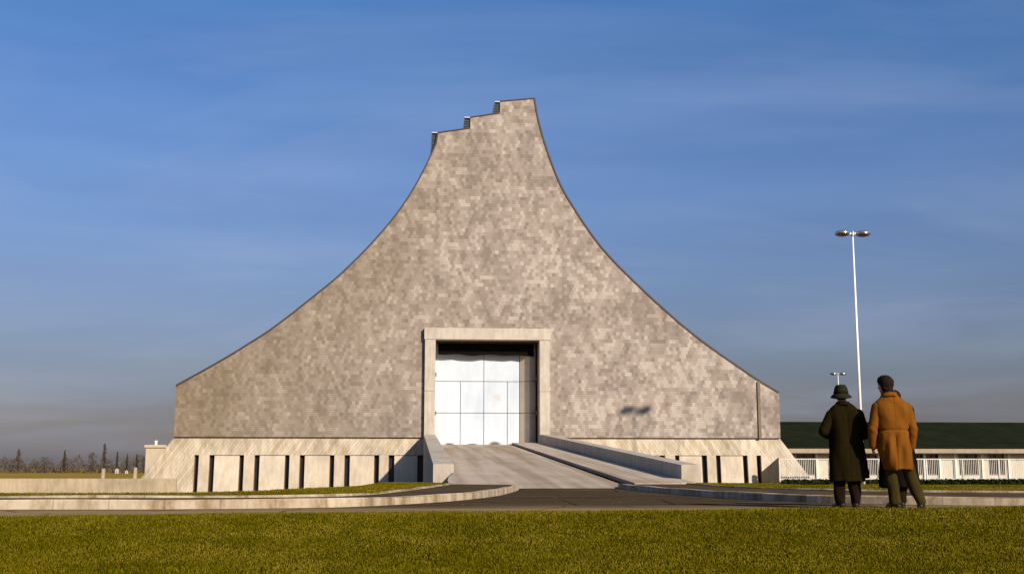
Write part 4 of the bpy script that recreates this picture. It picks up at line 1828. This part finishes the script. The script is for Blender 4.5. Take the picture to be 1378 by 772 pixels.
trousers(B_, hp, kn, an, M['olive_t'], 8, (.094, .080, .070))
bm = bmesh.new()
loft(bm, [(.050, .01, .535, .180, .165, 2.3), (.040, .01, .62, .200, .166, 2.3), (.005, .005, .80, .226, .164, 2.3), (-.008, 0, 1.0, .210, .152, 2.3),
          (-.010, 0, 1.06, .203, .147, 2.3), (-.012, 0, 1.14, .218, .152, 2.4), (-.015, 0, 1.28, .246, .150, 2.5), (-.018, 0, 1.38, .250, .136, 2.4), (-.022, 0, 1.45, .205, .116, 2.2),
          (-.030, -.003, 1.51, .140, .098, 2.0), (-.036, -.006, 1.56, .095, .088, 2.0), (-.036, -.006, 1.575, .085, .08, 2)])


def tanfold(co):
    f = folds(.012, 5.1, (6, 6, 1.4))(co)
    if co.y < 0:
        if co.z < 1.03: f += .013 * math.sin(co.x * 30 + co.z * 5) * min(1, (1.04 - co.z) * 5) + .006 * math.sin(co.x * 55 - co.z * 7)
        if 1.08 < co.z < 1.44: f += .010 * math.sin(co.x * 22 + co.z * 8) * min(1, (co.z - 1.08) * 8)
        if abs(co.x + .01) < .010 and co.z < .98: f -= .012          # back vent
        if abs(co.x + .02) < .008 and co.z > 1.08: f -= .005        # back seam
    if abs(co.z - 1.062) < .016: f -= .010
    return f


ct = fuse('coat', bm, .010, M['tan'], B_, 5, tanfold)
for i in (0, 1):
    w_ = Vector(wr[i]) + (Vector(wr[i]) - Vector(el[i])).normalized() * .01
    sleeve(ct, [sh[i], el[i], w_], [.083, .070, .056], M['tan'], 6.2 + i, .010)
collar(B_, M['tan'], -.038, -.008, 1.545, .040, .098, .088, 2)
bm = bmesh.new()
rot = Matrix.Rotation(.35, 4, 'Z')
ellipsoid(bm, (hc[0] + .008, hc[1] - .035, hc[2] + .030), (.100, .104, .103), 22, rot)
ellipsoid(bm, (hc[0] + .016, hc[1] - .055, hc[2] - .050), (.083, .070, .072), 18, rot)
ellipsoid(bm, (hc[0] - .002, hc[1] + .020, hc[2] + .070), (.090, .108, .074), 18, rot)
fuse('hair', bm, .009, M['hair'], B_, 2, lambda co: .010 * mnoise.noise(co * 34) + .005 * mnoise.noise(co * 90))

# --- third man, almost wholly hidden in front of him
C_ = person('person', (5.50, 17.15, 0.0), 'third man in a dark coat, almost hidden behind the tan raincoat')
sh = [(-.19, 0, 1.36), (.19, 0, 1.36)]
el = [(-.24, .02, 1.08), (.24, .02, 1.08)]
wr = [(-.17, .20, .98), (.17, .20, .98)]
hp = [(-.085, 0, .87), (.085, 0, .87)]
kn = [(-.09, .02, .46), (.06, .02, .46)]
an = [(-.06, -.01, .085), (.03, -.01, .085)]
to = [(-.09, .14, .04), (.06, .14, .04)]
hc = (-.005, .03, 1.555)
body(C_, hc, .2, (0, 0, 1.46), sh, el, wr, True, hp, kn, an, to, .98)
shoes(C_, an, to)
trousers(C_, hp, kn, an, M['brown_t'], 5, (.100, .080, .074))
bm = bmesh.new()
loft(bm, [(.015, .0, .29, .285, .18, 2.3), (.01, 0, .55, .270, .175, 2.3), (0, 0, .85, .240, .165, 2.3), (0, 0, 1.1, .225, .15, 2.4), (0, 0, 1.3, .240, .140, 2.4),
          (0, 0, 1.38, .205, .12, 2.2), (0, 0, 1.44, .14, .10, 2.1), (0, -.005, 1.49, .085, .08, 2.0)])
ct = fuse('coat', bm, .014, M['navy'], C_, 4, folds(.02, 9.2))
for i in (0, 1): sleeve(ct, [sh[i], el[i], wr[i]], [.090, .080, .068], M['navy'], 9.2 + i)
collar(C_, M['navy'], 0, -.006, 1.475, .05, .092, .085, 3)
bm = bmesh.new()
ellipsoid(bm, (hc[0] + .01, hc[1] - .03, hc[2] + .02), (.090, .09, .095))
obj('hair', bm, M['hair'], C_, smooth=True)

# ------------------------------------------------------------------ light, sky
SUN = Vector((-0.68, 0.894, -0.575)).normalized()      # direction the light travels
sd = bpy.data.lights.new('sun', 'SUN')
sd.energy = 4.9
sd.angle = R(1.1)
sd.color = (1.0, 0.885, 0.715)
so = bpy.data.objects.new('sun', sd)
COL.objects.link(so)
so.rotation_euler = SUN.to_track_quat('-Z', 'Y').to_euler()
so.location = (20, -30, 30)

W = bpy.data.worlds.new('World')
SC.world = W
W.use_nodes = True
nt = W.node_tree
bg = nt.nodes['Background']
sky = nt.nodes.new('ShaderNodeTexSky')
sky.sky_type = 'NISHITA'
sky.sun_disc = False
sky.sun_elevation = math.asin(-SUN.z)
sky.sun_rotation = math.atan2(-SUN.x, -SUN.y)
sky.air_density = 1.0
sky.dust_density = 1.0
sky.ozone_density = 2.0


def wn_(t, **kw):
    n_ = nt.nodes.new(t)
    for k, v in kw.items(): setattr(n_, k, v)
    return n_


tc = wn_('ShaderNodeTexCoord')
nrm = wn_('ShaderNodeVectorMath', operation='NORMALIZE')
nt.links.new(tc.outputs['Generated'], nrm.inputs[0])
sx = wn_('ShaderNodeSeparateXYZ')
nt.links.new(nrm.outputs[0], sx.inputs[0])
rp = wn_('ShaderNodeValToRGB')
els = rp.color_ramp.elements
stops = [(0.0, (0.30, 0.255, 0.30)), (0.045, (0.345, 0.30, 0.36)), (0.12, (0.465, 0.45, 0.56)), (0.24, (0.53, 0.61, 0.82)), (0.40, (0.42, 0.69, 0.99)), (1.0, (0.58, 0.76, 0.94))]
while len(els) < len(stops): els.new(.5)
for e, (p, c) in zip(els, stops):
    e.position = p
    e.color = (c[0], c[1], c[2], 1)
nt.links.new(sx.outputs[2], rp.inputs[0])
mul = wn_('ShaderNodeMix', data_type='RGBA', blend_type='MULTIPLY')
mul.inputs[0].default_value = 1
nt.links.new(sky.outputs[0], mul.inputs[6])
nt.links.new(rp.outputs[0], mul.inputs[7])
# thin streaks of high cloud, flattened towards the horizon
dv = wn_('ShaderNodeMath', operation='ADD')
nt.links.new(sx.outputs[2], dv.inputs[0])
dv.inputs[1].default_value = .22
qx = wn_('ShaderNodeMath', operation='DIVIDE')
qy = wn_('ShaderNodeMath', operation='DIVIDE')
nt.links.new(sx.outputs[0], qx.inputs[0])
nt.links.new(dv.outputs[0], qx.inputs[1])
nt.links.new(sx.outputs[1], qy.inputs[0])
nt.links.new(dv.outputs[0], qy.inputs[1])
cb = wn_('ShaderNodeCombineXYZ')
nt.links.new(qx.outputs[0], cb.inputs[0])
nt.links.new(qy.outputs[0], cb.inputs[1])
mp = wn_('ShaderNodeMapping')
mp.inputs[3].default_value = (0.60, 1.2, 1)
mp.inputs[2].default_value = (0, 0, -.06)
nt.links.new(cb.outputs[0], mp.inputs[0])
nz = wn_('ShaderNodeTexNoise')
nz.inputs['Scale'].default_value = 1.3
nz.inputs['Detail'].default_value = 9
nz.inputs['Roughness'].default_value = .55
nz.inputs['Distortion'].default_value = .6
nt.links.new(mp.outputs[0], nz.inputs['Vector'])
cr = wn_('ShaderNodeValToRGB')
cr.color_ramp.elements[0].position = .45
cr.color_ramp.elements[0].color = (0, 0, 0, 1)
cr.color_ramp.elements[1].position = .80
cr.color_ramp.elements[1].color = (.40, .40, .40, 1)
nt.links.new(nz.outputs[0], cr.inputs[0])
mx = wn_('ShaderNodeMix', data_type='RGBA', blend_type='MIX')
nt.links.new(cr.outputs[0], mx.inputs[0])
nt.links.new(mul.outputs[2], mx.inputs[6])
mx.inputs[7].default_value = (3.0, 3.5, 5.1, 1)
nt.links.new(mx.outputs[2], bg.inputs[0])
# long thin banks of cloud lying low over the horizon
cb2 = wn_('ShaderNodeCombineXYZ')
ax = wn_('ShaderNodeMath', operation='ARCTAN2')
nt.links.new(sx.outputs[0], ax.inputs[0])
nt.links.new(sx.outputs[1], ax.inputs[1])
nt.links.new(ax.outputs[0], cb2.inputs[0])
nt.links.new(sx.outputs[2], cb2.inputs[1])
mp2 = wn_('ShaderNodeMapping')
mp2.inputs[1].default_value = (3.7, 0.4, 0)
mp2.inputs[3].default_value = (3.2, 24, 1)
nt.links.new(cb2.outputs[0], mp2.inputs[0])
nz2 = wn_('ShaderNodeTexNoise')
nz2.inputs['Scale'].default_value = 1.0
nz2.inputs['Detail'].default_value = 7
nt.links.new(mp2.outputs[0], nz2.inputs['Vector'])
cr2 = wn_('ShaderNodeValToRGB')
cr2.color_ramp.elements[0].position = .38
cr2.color_ramp.elements[0].color = (.93, .94, .965, 1)
cr2.color_ramp.elements[1].position = .62
cr2.color_ramp.elements[1].color = (1.04, 1.03, 1.02, 1)
nt.links.new(nz2.outputs[0], cr2.inputs[0])
bank = wn_('ShaderNodeMix', data_type='RGBA', blend_type='MULTIPLY')
bank.inputs[0].default_value = 1
nt.links.new(mx.outputs[2], bank.inputs[6])
nt.links.new(cr2.outputs[0], bank.inputs[7])
nt.links.new(bank.outputs[2], bg.inputs[0])
bg.inputs[1].default_value = 0.10

SC.view_settings.view_transform = 'Standard'
SC.view_settings.look = 'None'
SC.view_settings.exposure = 0.35
SC.view_settings.gamma = 1.0
SC.view_settings.use_curve_mapping = False

# ------------------------------------------------------------------ camera
cd = bpy.data.cameras.new('camera')
cd.sensor_fit = 'HORIZONTAL'
cd.sensor_width = 36.0
cd.lens = 36.0 * F / 1378.0
cd.clip_start = 0.1
cd.clip_end = 12000
co = bpy.data.objects.new('camera', cd)
COL.objects.link(co)
co.location = EYE
co.rotation_euler = (PI / 2 + PITCH, 0, 0)
SC.camera = co
